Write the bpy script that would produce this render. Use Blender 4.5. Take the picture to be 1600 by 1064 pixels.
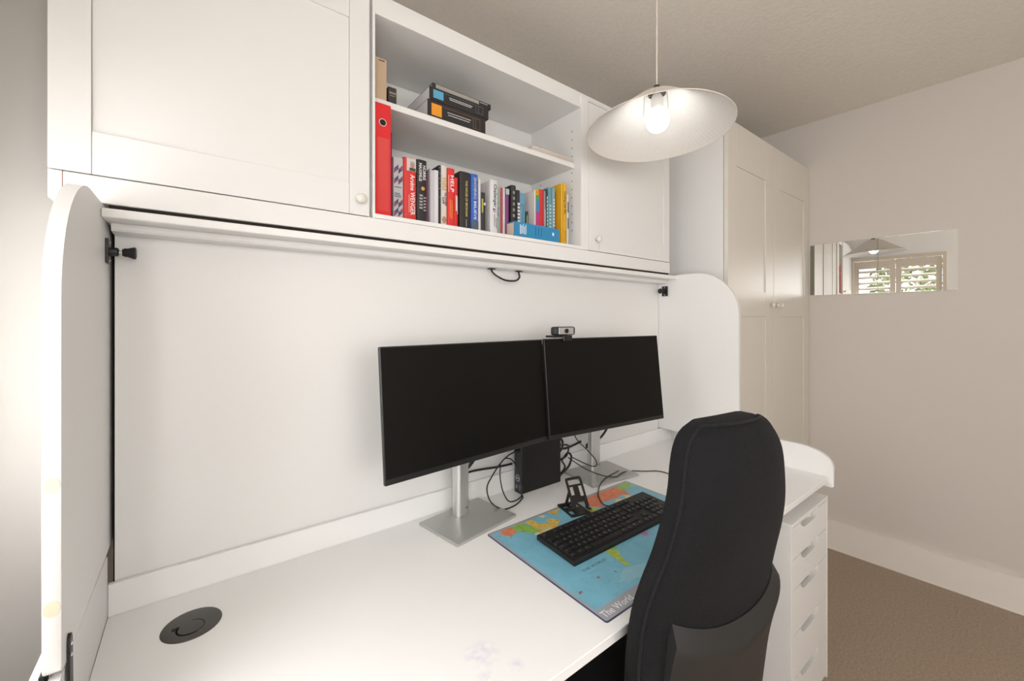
import bpy, bmesh, math, random
from mathutils import Matrix, Vector, noise
R = math.radians
random.seed(7)
for o in list(bpy.data.objects): bpy.data.objects.remove(o)
sc = bpy.context.scene
col = sc.collection

# ---------------------------------------------------------------- camera
CAM_Z = 1.355
yaw = 0.913942                      # direction of view, measured from +X
cd = bpy.data.cameras.new('camera'); cam = bpy.data.objects.new('camera', cd); col.objects.link(cam)
cam.location = (0, 0, CAM_Z); cam.rotation_euler = (R(90), 0, yaw - R(90))
cd.sensor_width = 36; cd.lens = 640.57/1600*36; cd.shift_y = -(532-499.42)/1600
cd.clip_start = 0.02; cd.clip_end = 60
sc.camera = cam
sc.view_settings.view_transform = 'Standard'; sc.view_settings.look = 'None'
sc.view_settings.gamma = 1; sc.view_settings.exposure = -0.03
try: sc.view_settings.use_curve_mapping = False
except Exception: pass
# ---------------------------------------------------------------- world and daylight
w = bpy.data.worlds.new('world'); sc.world = w; w.use_nodes = True
bg = w.node_tree.nodes['Background']; bg.inputs[0].default_value = (0.97, 0.97, 1.0, 1); bg.inputs[1].default_value = 2.9
def area(name, loc, rot, sx, sy, power, colr):
    l = bpy.data.lights.new(name, 'AREA'); l.shape = 'RECTANGLE'; l.size = sx; l.size_y = sy; l.energy = power; l.color = colr
    o = bpy.data.objects.new(name, l); col.objects.link(o); o.location = loc; o.rotation_euler = rot
    return o
# lights added at the made-up side and rear windows to brighten the room, and sky light falling on the shuttered one
area('added_side_light', (-0.47, -0.77, 1.50), (0, R(-90), 0), 1.14, 1.00, 23, (1.0, 0.965, 0.91))
area('added_rear_light', (0.30, -1.60, 1.55), (R(90), 0, 0), 1.00, 1.00, 8, (1.0, 0.94, 0.86))
area('daylight_shuttered_window', (-0.455, 0.695, 1.285), (0, R(-90), 0), 0.56, 0.78, 6.2, (1.0, 0.985, 0.965))
area('sky_over_garden', (-2.2, 0.7, 4.0), (0, R(-38), 0), 3.0, 3.0, 650, (1.0, 0.99, 0.97))

# ---------------------------------------------------------------- materials
def mat(name, base, rough=0.5, metal=0.0, var=0.0, vscale=8, bump=0.0, bscale=200, spec=0.5, emit=None, estr=0, coat=0, alpha=None, trans=0, sheen=0):
    m = bpy.data.materials.new(name); m.use_nodes = True
    nt = m.node_tree; b = nt.nodes['Principled BSDF']
    b.inputs['Base Color'].default_value = (*base, 1); b.inputs['Roughness'].default_value = rough; b.inputs['Metallic'].default_value = metal
    b.inputs['Specular IOR Level'].default_value = spec
    if coat: b.inputs['Coat Weight'].default_value = coat
    if trans: b.inputs['Transmission Weight'].default_value = trans
    if sheen: b.inputs['Sheen Weight'].default_value = sheen
    if emit: b.inputs['Emission Color'].default_value = (*emit, 1); b.inputs['Emission Strength'].default_value = estr
    tc = nt.nodes.new('ShaderNodeTexCoord')
    n = nt.nodes.new('ShaderNodeTexNoise'); n.inputs['Scale'].default_value = vscale; n.inputs['Detail'].default_value = 4
    nt.links.new(tc.outputs['Object'], n.inputs['Vector'])
    mx = nt.nodes.new('ShaderNodeMix'); mx.data_type = 'RGBA'
    v = var
    mx.inputs[6].default_value = (*[max(0, c*(1-v)) for c in base], 1); mx.inputs[7].default_value = (*[min(1, c*(1+v)) for c in base], 1)
    nt.links.new(n.outputs['Fac'], mx.inputs[0]); nt.links.new(mx.outputs[2], b.inputs['Base Color'])
    if bump:
        n2 = nt.nodes.new('ShaderNodeTexNoise'); n2.inputs['Scale'].default_value = bscale; n2.inputs['Detail'].default_value = 3
        nt.links.new(tc.outputs['Object'], n2.inputs['Vector'])
        bp = nt.nodes.new('ShaderNodeBump'); bp.inputs['Strength'].default_value = bump; bp.inputs['Distance'].default_value = 0.002
        nt.links.new(n2.outputs['Fac'], bp.inputs['Height']); nt.links.new(bp.outputs[0], b.inputs['Normal'])
    return m
M = {}
M['white'] = mat('white_painted_board', (0.80, 0.797, 0.785), 0.42, var=0.012, vscale=3, bump=0.05, bscale=60)
M['door'] = mat('white_foil_door', (0.785, 0.782, 0.772), 0.36, var=0.01, vscale=2, bump=0.04, bscale=90)
M['desk'] = mat('white_desk_laminate', (0.88, 0.88, 0.875), 0.34, var=0.01, vscale=3)
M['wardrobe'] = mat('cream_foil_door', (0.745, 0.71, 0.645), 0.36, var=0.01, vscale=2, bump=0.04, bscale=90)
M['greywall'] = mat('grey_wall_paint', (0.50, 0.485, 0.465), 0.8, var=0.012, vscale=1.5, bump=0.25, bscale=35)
M['wall'] = mat('warm_grey_wall_paint', (0.66, 0.615, 0.57), 0.8, var=0.012, vscale=1.5, bump=0.25, bscale=35)
M['wall2'] = mat('pale_wall_paint', (0.70, 0.66, 0.62), 0.8, var=0.012, vscale=1.5, bump=0.2, bscale=35)
M['ceil'] = mat('stippled_ceiling_paint', (0.80, 0.755, 0.685), 0.9, var=0.07, vscale=70, bump=0.9, bscale=70)
M['skirt'] = mat('cream_gloss_trim', (0.84, 0.80, 0.75), 0.4, var=0.01)
M['black'] = mat('black_plastic', (0.007, 0.007, 0.0075), 0.5, var=0.1)
M['blacksatin'] = mat('black_satin_metal', (0.010, 0.009, 0.009), 0.38, var=0.1)
M['gap'] = mat('recess_shade', (0.02, 0.014, 0.011), 0.9)  # near-black colour standing in for the shade inside gaps and holes
M['screen'] = mat('matte_black_screen', (0.0035, 0.003, 0.0022), 0.5, spec=0.2)
M['bezel'] = mat('black_bezel', (0.014, 0.014, 0.014), 0.35)
M['silver'] = mat('brushed_silver', (0.66, 0.66, 0.65), 0.34, metal=0.75, var=0.03, vscale=40)
M['silverbase'] = mat('satin_silver_base', (0.50, 0.50, 0.49), 0.42, metal=0.6, var=0.03, vscale=60)
M['chrome'] = mat('chrome', (0.7, 0.7, 0.7), 0.15, metal=1.0)
M['mirror'] = mat('mirror_glass', (0.93, 0.94, 0.93), 0.0, metal=1.0)
M['fabric'] = mat('black_woven_fabric', (0.0075, 0.0075, 0.0085), 0.9, var=0.6, vscale=330, bump=0.9, bscale=420, sheen=0.02, spec=0.2)
M['fabricside'] = mat('black_cushion_fabric', (0.010, 0.010, 0.0115), 0.9, var=0.5, vscale=500, bump=0.8, bscale=700, sheen=0.03, spec=0.25)
M['shell'] = mat('charcoal_moulded_plastic', (0.017, 0.0165, 0.0165), 0.5, var=0.1, vscale=900, bump=0.35, bscale=900)
M['key'] = mat('black_key_plastic', (0.006, 0.006, 0.0065), 0.45)
M['legend'] = mat('white_key_print', (0.55, 0.56, 0.58), 0.6)
M['grommet'] = mat('dark_grey_grommet_plastic', (0.055, 0.05, 0.045), 0.42)
M['whiteprint'] = mat('white_print', (0.85, 0.85, 0.84), 0.6)
M['blackprint'] = mat('black_print', (0.02, 0.02, 0.02), 0.6)
M['paper'] = mat('book_pages', (0.72, 0.68, 0.63), 0.9, var=0.06, vscale=300)
M['pcgrey'] = mat('dark_bezel_plastic', (0.02, 0.022, 0.026), 0.5)
M['cream'] = mat('cream_screw_cap', (0.70, 0.63, 0.48), 0.5)
M['knob'] = mat('ivory_ceramic_knob', (0.78, 0.74, 0.68), 0.22, coat=0.4, var=0.03, vscale=60)
M['shutter'] = mat('cream_shutter_paint', (0.70, 0.62, 0.53), 0.5)
M['frame'] = mat('white_window_frame', (0.8, 0.78, 0.76), 0.4)
M['cord'] = mat('white_flex', (0.72, 0.65, 0.58), 0.5)
M['cable'] = mat('black_cable', (0.012, 0.012, 0.012), 0.4)
M['cardboard'] = mat('kraft_cardboard', (0.55, 0.40, 0.27), 0.8, var=0.06, vscale=30)
M['bulb'] = mat('lit_bulb', (1, 1, 1), 0.3, emit=(0.93, 0.98, 1.0), estr=9)
M['wire'] = mat('thin_steel_wire', (0.35, 0.35, 0.35), 0.3, metal=0.9)
_c = {}
def cm(base, rough=0.55, var=0.04):
    k = (base, rough)
    if k not in _c: _c[k] = mat('print_%d' % len(_c), base, rough, var=var, vscale=25)
    return _c[k]
# shade cloth lets a little light through
def shade_mat():
    m = bpy.data.materials.new('pleated_shade_cloth'); m.use_nodes = True; nt = m.node_tree; nt.nodes.clear()
    out = nt.nodes.new('ShaderNodeOutputMaterial'); mix = nt.nodes.new('ShaderNodeMixShader'); mix.inputs[0].default_value = 0.10
    d = nt.nodes.new('ShaderNodeBsdfDiffuse'); t = nt.nodes.new('ShaderNodeBsdfTranslucent')
    tc = nt.nodes.new('ShaderNodeTexCoord'); n = nt.nodes.new('ShaderNodeTexNoise'); n.inputs['Scale'].default_value = 120
    mx = nt.nodes.new('ShaderNodeMix'); mx.data_type = 'RGBA'
    mx.inputs[6].default_value = (0.74, 0.69, 0.64, 1); mx.inputs[7].default_value = (0.80, 0.76, 0.71, 1)
    nt.links.new(tc.outputs['Object'], n.inputs['Vector']); nt.links.new(n.outputs['Fac'], mx.inputs[0])
    nt.links.new(mx.outputs[2], d.inputs[0]); nt.links.new(mx.outputs[2], t.inputs[0])
    nt.links.new(d.outputs[0], mix.inputs[1]); nt.links.new(t.outputs[0], mix.inputs[2]); nt.links.new(mix.outputs[0], out.inputs[0])
    return m
M['shade'] = shade_mat()
def carpet_mat():
    m = mat('beige_loop_carpet', (0.365, 0.275, 0.205), 0.95, var=0.5, vscale=120, bump=1.0, bscale=180, sheen=0.1); return m
M['carpet'] = carpet_mat()
def desk_marks(m):      # faint violet ink stains near the front edge of the desk
    nt = m.node_tree; b = nt.nodes['Principled BSDF']; old = b.inputs['Base Color'].links[0].from_socket
    geo = nt.nodes.new('ShaderNodeNewGeometry')
    prev = old
    for (cx, cy, r_, s) in ((0.395, 0.600, 0.030, 0.5), (0.375, 0.555, 0.016, 0.35), (0.345, 0.515, 0.028, 0.6), (0.430, 0.545, 0.014, 0.4)):
        sub = nt.nodes.new('ShaderNodeVectorMath'); sub.operation = 'DISTANCE'; sub.inputs[1].default_value = (cx, cy, 0.771)
        nt.links.new(geo.outputs['Position'], sub.inputs[0])
        mr = nt.nodes.new('ShaderNodeMapRange'); mr.inputs[1].default_value = r_*0.3; mr.inputs[2].default_value = r_*1.25; mr.inputs[3].default_value = 1; mr.inputs[4].default_value = 0
        nt.links.new(sub.outputs['Value'], mr.inputs[0])
        nz = nt.nodes.new('ShaderNodeTexNoise'); nz.inputs['Scale'].default_value = 70; nz.inputs['Detail'].default_value = 5
        nt.links.new(geo.outputs['Position'], nz.inputs['Vector'])
        cr = nt.nodes.new('ShaderNodeMapRange'); cr.inputs[1].default_value = 0.42; cr.inputs[2].default_value = 0.62; cr.inputs[3].default_value = 0; cr.inputs[4].default_value = s
        nt.links.new(nz.outputs['Fac'], cr.inputs[0])
        mu = nt.nodes.new('ShaderNodeMath'); mu.operation = 'MULTIPLY'
        nt.links.new(mr.outputs[0], mu.inputs[0]); nt.links.new(cr.outputs[0], mu.inputs[1])
        mx = nt.nodes.new('ShaderNodeMix'); mx.data_type = 'RGBA'; mx.inputs[7].default_value = (0.62, 0.62, 0.80, 1)
        nt.links.new(mu.outputs[0], mx.inputs[0]); nt.links.new(prev, mx.inputs[6]); prev = mx.outputs[2]
    nt.links.new(prev, b.inputs['Base Color'])
desk_marks(M['desk'])

# ---------------------------------------------------------------- helpers
WM = {}      # world matrix kept for every object that can be a parent
def wm(o): return WM.get(o.name, Matrix()) if o else Matrix()
def link(o, parent=None, m=None):
    col.objects.link(o)
    if parent: o.parent = parent
    WM[o.name] = wm(parent) @ (m or Matrix())
    if m is not None: o.matrix_basis = m
    return o
def thing(name, label, cat, loc=(0, 0, 0), rz=0, group=None, rot=None):
    o = bpy.data.objects.new(name, None); o.empty_display_size = 0.05
    m = Matrix.Translation(loc) @ (rot.to_4x4() if rot else Matrix.Rotation(rz, 4, 'Z'))
    link(o, None, m); o['label'] = label; o['category'] = cat
    if group: o['group'] = group
    return o
def tag(o, label, cat=None, group=None, kind=None):
    if label: o['label'] = label
    if cat: o['category'] = cat
    if group: o['group'] = group
    if kind: o['kind'] = kind
    return o
def obj(name, bm, m, parent=None, local=False, smooth=False, kind=None, label=None):
    """link a bmesh as one object; geometry is in world space unless local (= in the parent's space)"""
    if parent and not local: bm.transform(wm(parent).inverted())
    if bm.faces: bmesh.ops.recalc_face_normals(bm, faces=bm.faces)
    me = bpy.data.meshes.new(name); bm.to_mesh(me); bm.free()
    me.materials.append(m)
    if smooth: me.shade_smooth() if smooth is True else me.set_sharp_from_angle(angle=R(smooth))
    o = bpy.data.objects.new(name, me); link(o, parent)
    if kind: o['kind'] = kind
    if label: o['label'] = label
    return o
def inst(name, me, parent, loc, rz=0):
    o = bpy.data.objects.new(name, me); return link(o, parent, Matrix.Translation(loc) @ Matrix.Rotation(rz, 4, 'Z'))
def abox(bm, x0, x1, y0, y1, z0, z1, bev=0.0, seg=1):
    r = bmesh.ops.create_cube(bm, size=1); vs = r['verts']
    bmesh.ops.scale(bm, vec=(x1-x0, y1-y0, z1-z0), verts=vs)
    bmesh.ops.translate(bm, vec=((x0+x1)/2, (y0+y1)/2, (z0+z1)/2), verts=vs)
    if bev:
        es = list({e for v in vs for e in v.link_edges})
        bmesh.ops.bevel(bm, geom=es, offset=bev, segments=seg, affect='EDGES', profile=0.5)
    return bm
def box(x0, x1, y0, y1, z0, z1, bev=0.0, seg=1): return abox(bmesh.new(), x0, x1, y0, y1, z0, z1, bev, seg)
def prism(pts, axis, a, b, bev=0.0, seg=1):
    """pts: outline in the two other axes (in xyz order), extruded along axis from a to b"""
    bm = bmesh.new()
    def P(p, t):
        q = list(p); q.insert('xyz'.index(axis), t); return q
    v0 = [bm.verts.new(P(p, a)) for p in pts]; v1 = [bm.verts.new(P(p, b)) for p in pts]; n = len(pts)
    f0 = bm.faces.new(v0); f1 = bm.faces.new(v1[::-1])
    for i in range(n): bm.faces.new((v0[i], v1[i], v1[(i+1) % n], v0[(i+1) % n]))
    if bev:
        es = list(f0.edges)+list(f1.edges); bmesh.ops.bevel(bm, geom=es, offset=bev, segments=seg, affect='EDGES')
    return bm
def lathe(prof, n=32, caps=True, bm=None, mtx=None):
    """prof: list of (r,z) bottom to top around local Z"""
    own = bm is None; bm = bm or bmesh.new(); rings = []; new = []
    for r, z in prof:
        ring = [bm.verts.new((r*math.cos(2*math.pi*i/n), r*math.sin(2*math.pi*i/n), z)) for i in range(n)]; rings.append(ring); new += ring
    for a, b in zip(rings, rings[1:]):
        for i in range(n): bm.faces.new((a[i], a[(i+1) % n], b[(i+1) % n], b[i]))
    if caps: bm.faces.new(rings[0][::-1]); bm.faces.new(rings[-1])
    if mtx: bmesh.ops.transform(bm, matrix=mtx, verts=new)
    return bm
def catmull(pts, k=6):
    P = [Vector(p) for p in pts]; P = [2*P[0]-P[1]]+P+[2*P[-1]-P[-2]]; out = []
    for i in range(1, len(P)-2):
        for j in range(k):
            t = j/k; a, b, c, d = P[i-1:i+3]
            out.append(0.5*((2*b)+(-a+c)*t+(2*a-5*b+4*c-d)*t*t+(-a+3*b-3*c+d)*t**3))
    out.append(P[-2]); return out
def tube(pts, r, n=8, smooth=True, k=6, bm=None):
    bm = bm or bmesh.new(); P = catmull(pts, k) if smooth else [Vector(p) for p in pts]; prev = None; up = Vector((0, 0, 1)); rings = []
    for i, p in enumerate(P):
        t = (P[min(i+1, len(P)-1)]-P[max(i-1, 0)]).normalized()
        if prev is None: s = t.cross(up if abs(t.z) < 0.9 else Vector((1, 0, 0))).normalized()
        else: s = (prev-t*prev.dot(t)).normalized()
        prev = s; q = t.cross(s)
        rr = r(i/(len(P)-1)) if callable(r) else r
        rings.append([bm.verts.new(p+(s*math.cos(2*math.pi*j/n)+q*math.sin(2*math.pi*j/n))*rr) for j in range(n)])
    for a, b in zip(rings, rings[1:]):
        for j in range(n): bm.faces.new((a[j], a[(j+1) % n], b[(j+1) % n], b[j]))
    bm.faces.new(rings[0][::-1]); bm.faces.new(rings[-1]); return bm
def rot_to(xa, ya):      # rotation whose local x,y axes are xa, ya
    xa = Vector(xa).normalized(); ya = Vector(ya).normalized(); za = xa.cross(ya)
    return Matrix((xa, ya, za)).transposed().to_4x4()
SPINE = rot_to((0, 0, -1), (1, 0, 0)); FRONT = rot_to((1, 0, 0), (0, 0, 1)); FLATX = rot_to((1, 0, 0), (0, 1, 0)); SIDE = rot_to((0, -1, 0), (0, 0, 1))
def text_mesh(s, size, depth=0.0003, width=None, bold=0.0, align='LEFT'):
    c = bpy.data.curves.new('t', 'FONT'); c.body = s; c.size = size; c.extrude = depth; c.resolution_u = 2; c.offset = bold; c.align_x = align
    t = bpy.data.objects.new('t', c); col.objects.link(t); bpy.context.view_layer.update()
    me = bpy.data.meshes.new_from_object(t.evaluated_get(bpy.context.evaluated_depsgraph_get()))
    bpy.data.objects.remove(t); bpy.data.curves.remove(c)
    if width and len(me.vertices):
        xs = [v.co.x for v in me.vertices]; f = width/(max(xs)-min(xs))
        for v in me.vertices: v.co.x *= f
    return me
def text(name, s, size, loc, rot, m, parent, width=None, bold=0.0, depth=0.0003):
    me = text_mesh(s, size, depth, width, bold); bm = bmesh.new(); bm.from_mesh(me); bpy.data.meshes.remove(me)
    bm.transform(Matrix.Translation(loc) @ rot)
    return obj(name, bm, m, parent)
def poly_print(name, polys, z, m, parent, rot=None, loc=(0, 0, 0), th=0.0002, local=False):
    bm = bmesh.new()
    for pts in polys:
        a = [bm.verts.new((x, y, z)) for x, y in pts]; b = [bm.verts.new((x, y, z+th)) for x, y in pts]; n = len(pts)
        try: bm.faces.new(b)
        except Exception: continue
        for i in range(n): bm.faces.new((a[i], a[(i+1) % n], b[(i+1) % n], b[i]))
    if rot is not None: bm.transform(Matrix.Translation(loc) @ rot)
    return obj(name, bm, m, parent, local=local)

# ================================================================ the room
CEIL = 2.563
YB = 1.52; YFW = -1.55; XW = -0.38
fl = obj('floor', box(XW, 3.15, YFW, YB, -0.03, 0.0), M['carpet']); tag(fl, 'beige loop pile carpet by the cream skirting', kind='structure')
ce = obj('ceiling', box(XW-0.1, 3.2, YFW-0.1, YB+0.1, CEIL, CEIL+0.05), M['ceil']); tag(ce, 'warm grey stippled ceiling', kind='structure')
def wx(y): return (3.02108-0.03985*y)/0.99921          # face of the right-hand wall, a little out of square
def wallbox(y0, y1, t0, t1, z0, z1, bev=0, bm=None):
    """box against the right-hand wall; t = distance out of the wall face"""
    bm = bm or bmesh.new(); n = Vector((-0.99921, -0.03985, 0)); r = bmesh.ops.create_cube(bm, size=1)
    for v in r['verts']:
        y = y0 if v.co.y < 0 else y1; t = t0 if v.co.x < 0 else t1; z = z0 if v.co.z < 0 else z1
        v.co = Vector((wx(y), y, z))+n*t
    if bev: bmesh.ops.bevel(bm, geom=list({e for v in r['verts'] for e in v.link_edges}), offset=bev, segments=2, affect='EDGES')
    return bm
tag(obj('wall_right', wallbox(YFW-0.1, YB+0.1, -0.1, 0.0, -0.03, CEIL), M['wall']), 'warm grey wall carrying the strip of mirror tiles', kind='structure')
tag(obj('baseboard_right', wallbox(YFW, 0.875, 0.0005, 0.018, 0.0, 0.167, 0.004), M['skirt']), 'deep cream skirting board along the right wall', kind='structure')
tag(obj('wall_back', box(XW, 3.1, YB, YB+0.1, -0.03, CEIL), M['wall2']), 'wall behind the fitted furniture', kind='structure')
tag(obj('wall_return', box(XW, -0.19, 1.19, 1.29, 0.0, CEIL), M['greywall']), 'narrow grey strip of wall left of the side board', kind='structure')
tag(obj('wall_front', prism([(XW-0.1, 0), (-0.25, 0), (-0.25, CEIL), (XW-0.1, CEIL)], 'y', YFW-0.1, YFW), M['wall2']), None, kind='structure')
tag(obj('wall_front', prism([(0.85, 0), (3.2, 0), (3.2, CEIL), (0.85, CEIL)], 'y', YFW-0.1, YFW), M['wall2']), None, kind='structure')
tag(obj('wall_front', prism([(-0.25, 0), (0.85, 0), (0.85, 1.0), (-0.25, 1.0)], 'y', YFW-0.1, YFW), M['wall2']), None, kind='structure')
tag(obj('wall_front', prism([(-0.25, 2.1), (0.85, 2.1), (0.85, CEIL), (-0.25, CEIL)], 'y', YFW-0.1, YFW), M['wall2']), None, kind='structure')
# left wall with the shuttered window's opening and an added, unseen one
W1 = (0.29, 1.10, 1.00, 2.085)
ZT = 1.58          # y0 y1 z0 z1 of the shuttered window
W2 = (-1.30, -0.24, 0.90, 2.10)
lw = bmesh.new()
for (a, b, c, d) in ((YFW-0.1, W2[0], -0.03, CEIL), (W2[0], W2[1], -0.03, W2[2]), (W2[0], W2[1], W2[3], CEIL), (W2[1], W1[0], -0.03, CEIL), (W1[0], W1[1], -0.03, W1[2]), (W1[0], W1[1], W1[3], CEIL), (W1[1], YB, -0.03, CEIL)):
    abox(lw, XW-0.14, XW, a, b, c, d)
tag(obj('wall_left', lw, mat('white_window_wall', (0.9, 0.885, 0.865), 0.7, var=0.01)), 'pale wall around the shuttered window', kind='structure')
# shuttered window
win = thing('window_1', 'cream louvred shutters seen in the mirror tiles', 'window', (XW, (W1[0]+W1[1])/2, W1[2])); win['kind'] = 'structure'; del win['category']
y0, y1, z0, z1 = W1
fb = bmesh.new()
for a in ((y0, y0+0.035, z0, z1), (y1-0.035, y1, z0, z1), (y0+0.035, y1-0.035, ZT-0.04, ZT-0.002), (y0+0.035, y1-0.035, z0, z0+0.035), (y0+0.035, y1-0.035, z1-0.035, z1)): abox(fb, XW-0.03, XW+0.025, a[0], a[1], a[2], a[3], 0.003)
obj('frame', fb, M['shutter'], win)
ym = 0.695
slat = prism([(-0.031, -0.003), (0, -0.0055), (0.031, -0.003), (0.031, 0.003), (0, 0.0055), (-0.031, 0.003)], 'y', -0.5, 0.5)
slat_bm = slat
for k, (a, b) in enumerate(((y0+0.038, ym-0.002), (ym+0.002, y1-0.038))):
    p = bmesh.new()
    for q in ((a, a+0.045, ZT, z1-0.04), (b-0.045, b, ZT, z1-0.04), (a+0.045, b-0.045, z1-0.13, z1-0.04), (a+0.045, b-0.045, ZT, ZT+0.05)): abox(p, XW-0.012, XW+0.014, q[0], q[1], q[2], q[3], 0.002)
    pan = obj('shutter_panel', p, M['shutter'], win)
    sm = bmesh.new()
    for x_, z_ in (): pass
    L = b-a-0.09
    s2 = prism([(-0.031, -0.002), (0, -0.005), (0.031, -0.002), (0.031, 0.002), (0, 0.005), (-0.031, 0.002)], 'y', -L/2, L/2)
    s2.transform(Matrix.Rotation(R(33), 4, 'Y'))
    zz = z1-0.165; first = None
    while zz > ZT+0.07:
        if first is None:
            s2.transform(Matrix.Translation((XW, (a+b)/2, zz))); first = obj('slat', s2, M['shutter'], pan); zf = zz
        else:
            o = bpy.data.objects.new('slat', first.data); link(o, pan, Matrix.Translation((0, 0, zz-zf)))
        zz -= 0.066
gl = obj('pane', box(XW-0.09, XW-0.086, y0, y1, z0, z1), mat('clear_glass', (1, 1, 1), 0.0, trans=1.0), win)
# side and rear windows behind the camera, unseen, added to bring in light
for nm, rect in (('added_window_2', 'x'), ('added_window_3', 'y')):
    b = bmesh.new()
    if rect == 'x':
        a0, a1, c0, c1 = W2
        for q in ((a0, a0+0.05, c0, c1), (a1-0.05, a1, c0, c1), (a0, a1, c0, c0+0.05), (a0, a1, c1-0.05, c1)): abox(b, XW-0.08, XW-0.03, *q, 0.003)
    else:
        for q in ((-0.25, -0.2, 1.0, 2.1), (0.8, 0.85, 1.0, 2.1)): abox(b, q[0], q[1], YFW-0.05, YFW-0.01, q[2], q[3], 0.003)
        for q in ((-0.2, 0.8, 1.0, 1.05), (-0.2, 0.8, 2.05, 2.1)): abox(b, q[0], q[1], YFW-0.05, YFW-0.01, q[2], q[3], 0.003)
    tag(obj(nm, b, M['frame']), None, kind='structure')
# garden outside the shutters
def leaves(name, cx, cy, cz, rx, ry, rz_, n, colr, label):
    bm = bmesh.new()
    for i in range(n):
        v = Vector((random.gauss(0, 1), random.gauss(0, 1), random.gauss(0, 1))).normalized()*random.uniform(0.6, 1)
        p = Vector((cx+v.x*rx, cy+v.y*ry, cz+v.z*rz_)); s = random.uniform(0.03, 0.06)
        a = Vector((random.uniform(-1, 1), random.uniform(-1, 1), random.uniform(-1, 1))).normalized()*s; b = a.orthogonal().normalized()*s*0.6
        bm.faces.new([bm.verts.new(q) for q in (p-a, p-b, p+a, p+b)])
    o = obj(name, bm, mat(label[:20], colr, 0.6, var=0.5, vscale=9)); tag(o, label, 'bush', kind='stuff'); return o
leaves('bush', -2.6, 1.75, 1.75, 0.6, 0.5, 1.2, 2600, (0.045, 0.075, 0.025), 'dark green bush outside the left shutter panel')
leaves('bush', -2.8, 0.72, 1.7, 0.6, 0.48, 1.1, 1500, (0.13, 0.17, 0.06), 'pale green bush outside the right shutter panel')
leaves('bush', -3.0, -0.12, 2.1, 0.6, 0.33, 0.9, 900, (0.42, 0.28, 0.03), 'yellow leaved bush at the window edge')

# mirror tiles
for k, (a, b, lb) in enumerate(((0.262, 0.5609, 'widest mirror tile, at the free end of the strip'), (0.5629, 0.7639, 'middle mirror tile of the strip on the right wall'), (0.7659, 0.8520, 'narrow mirror tile beside the wardrobe'))):
    d = 0.006; bm = wallbox(a, b, 0.0022, 0.0022+d, 1.503, 1.809, 0.0006)
    # the tiles sit a touch out of true on their pads
    c = Vector((wx((a+b)/2), (a+b)/2, 1.65)); bm.transform(Matrix.Translation(c) @ Matrix.Rotation(R(0.6), 4, 'Z') @ Matrix.Translation(-c))
    tl_ = tag(obj('mirror_tile', bm, M['mirror']), lb, 'mirror', 'strip of mirror tiles on the right wall')
    if k == 0: tag(obj('painted_reflection_strip', wallbox(0.266, 0.876, 0.0002, 0.0008, 1.505, 1.807), cm((0.20, 0.19, 0.145))), 'dark strip painted as the mirrored wardrobe gap, behind the mirror tiles', kind='structure')  # added strip, its dark colour imitates the wardrobe gap reflected in the mirror

# ================================================================ fitted cupboards
def knob(parent, x, y, z, r=0.0115, normal=(0, -1, 0), m=None):
    m = m or M['knob']; nrm = Vector(normal)
    q = nrm.to_track_quat('Z', 'Y').to_matrix().to_4x4()
    bm = lathe([(0.0055, 0), (0.005, 0.008), (r*0.8, 0.011), (r, 0.016), (r*0.93, 0.021), (r*0.6, 0.0245), (0.001, 0.0255)], 24)
    bm.transform(Matrix.Translation((x, y, z)) @ q)
    return obj('knob', bm, m, parent, smooth=True)
def shaker(parent, x0, x1, z0, z1, yf, sw, rails, th=0.018, m=None, sr=None):
    """framed door: rails = list of (z0,z1) of the cross rails; stiles sw wide; recessed panels between"""
    m = m or M['door']; sr = sr or sw
    d = obj('door', box(x0+0.001, x1-0.001, yf+0.008, yf+th, z0+0.001, z1-0.001), m, parent)
    g = 0.0004
    obj('stile', box(x0, x0+sw-g, yf, yf+0.008, z0, z1, 0.0006), m, d); obj('stile', box(x1-sr+g, x1, yf, yf+0.008, z0, z1, 0.0006), m, d)
    for a, b in rails: obj('rail', box(x0+sw+g, x1-sr-g, yf, yf+0.008, a, b, 0.0006), m, d)
    rs = sorted(rails)
    for (a, b), (c, e) in zip(rs, rs[1:]): obj('panel', box(x0+sw+g, x1-sr-g, yf+0.0045, yf+0.008, b+g, c-g), m, d)
    return d
YU = 1.07
# left cupboard
cl = thing('wall_cupboard', 'wide white wall cupboard with one shaker door, left of the open shelves', 'cupboard', (0.08, YU, 1.62))
obj('carcass', box(-0.207, 0.366, YU+0.020, 1.40, 1.622, 2.205, 0.001), M['white'], cl)
d = shaker(cl, -0.207, 0.357, 1.6235, 2.195, YU, 0.055, [(1.6235, 1.702), (2.12, 2.195)], sr=0.050)
knob(d, 0.332, YU, 1.662, 0.0125)
# open bookcase
bc = thing('bookcase', 'white open wall bookcase with one shelf full of books', 'bookcase', (0.765, YU, 1.60))
obj('side_panel', box(0.3665, 0.3735, YU+0.004, 1.40, 1.622, 2.205), M['white'], bc)
sp = obj('side_panel', box(1.156, 1.196, YU, 1.40, 1.622, 2.205, 0.0008), M['white'], bc)
obj('bottom_panel', box(0.3735, 1.156, YU+0.002, 1.36, 1.6225, 1.634), M['white'], bc)
obj('top_panel', box(0.3735, 1.156, YU+0.002, 1.36, 2.160, 2.176, 0.0006), M['white'], bc)
obj('top_rail', box(0.3735, 1.156, YU+0.006, 1.40, 2.177, 2.205), M['white'], bc)
obj('back_panel', box(0.3735, 1.156, 1.362, 1.372, 1.6225, 2.176), M['white'], bc)
obj('shelf', box(0.3745, 1.155, 1.105, 1.360, 1.939, 1.957, 0.0006), M['white'], bc)
hb = bmesh.new()
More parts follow.
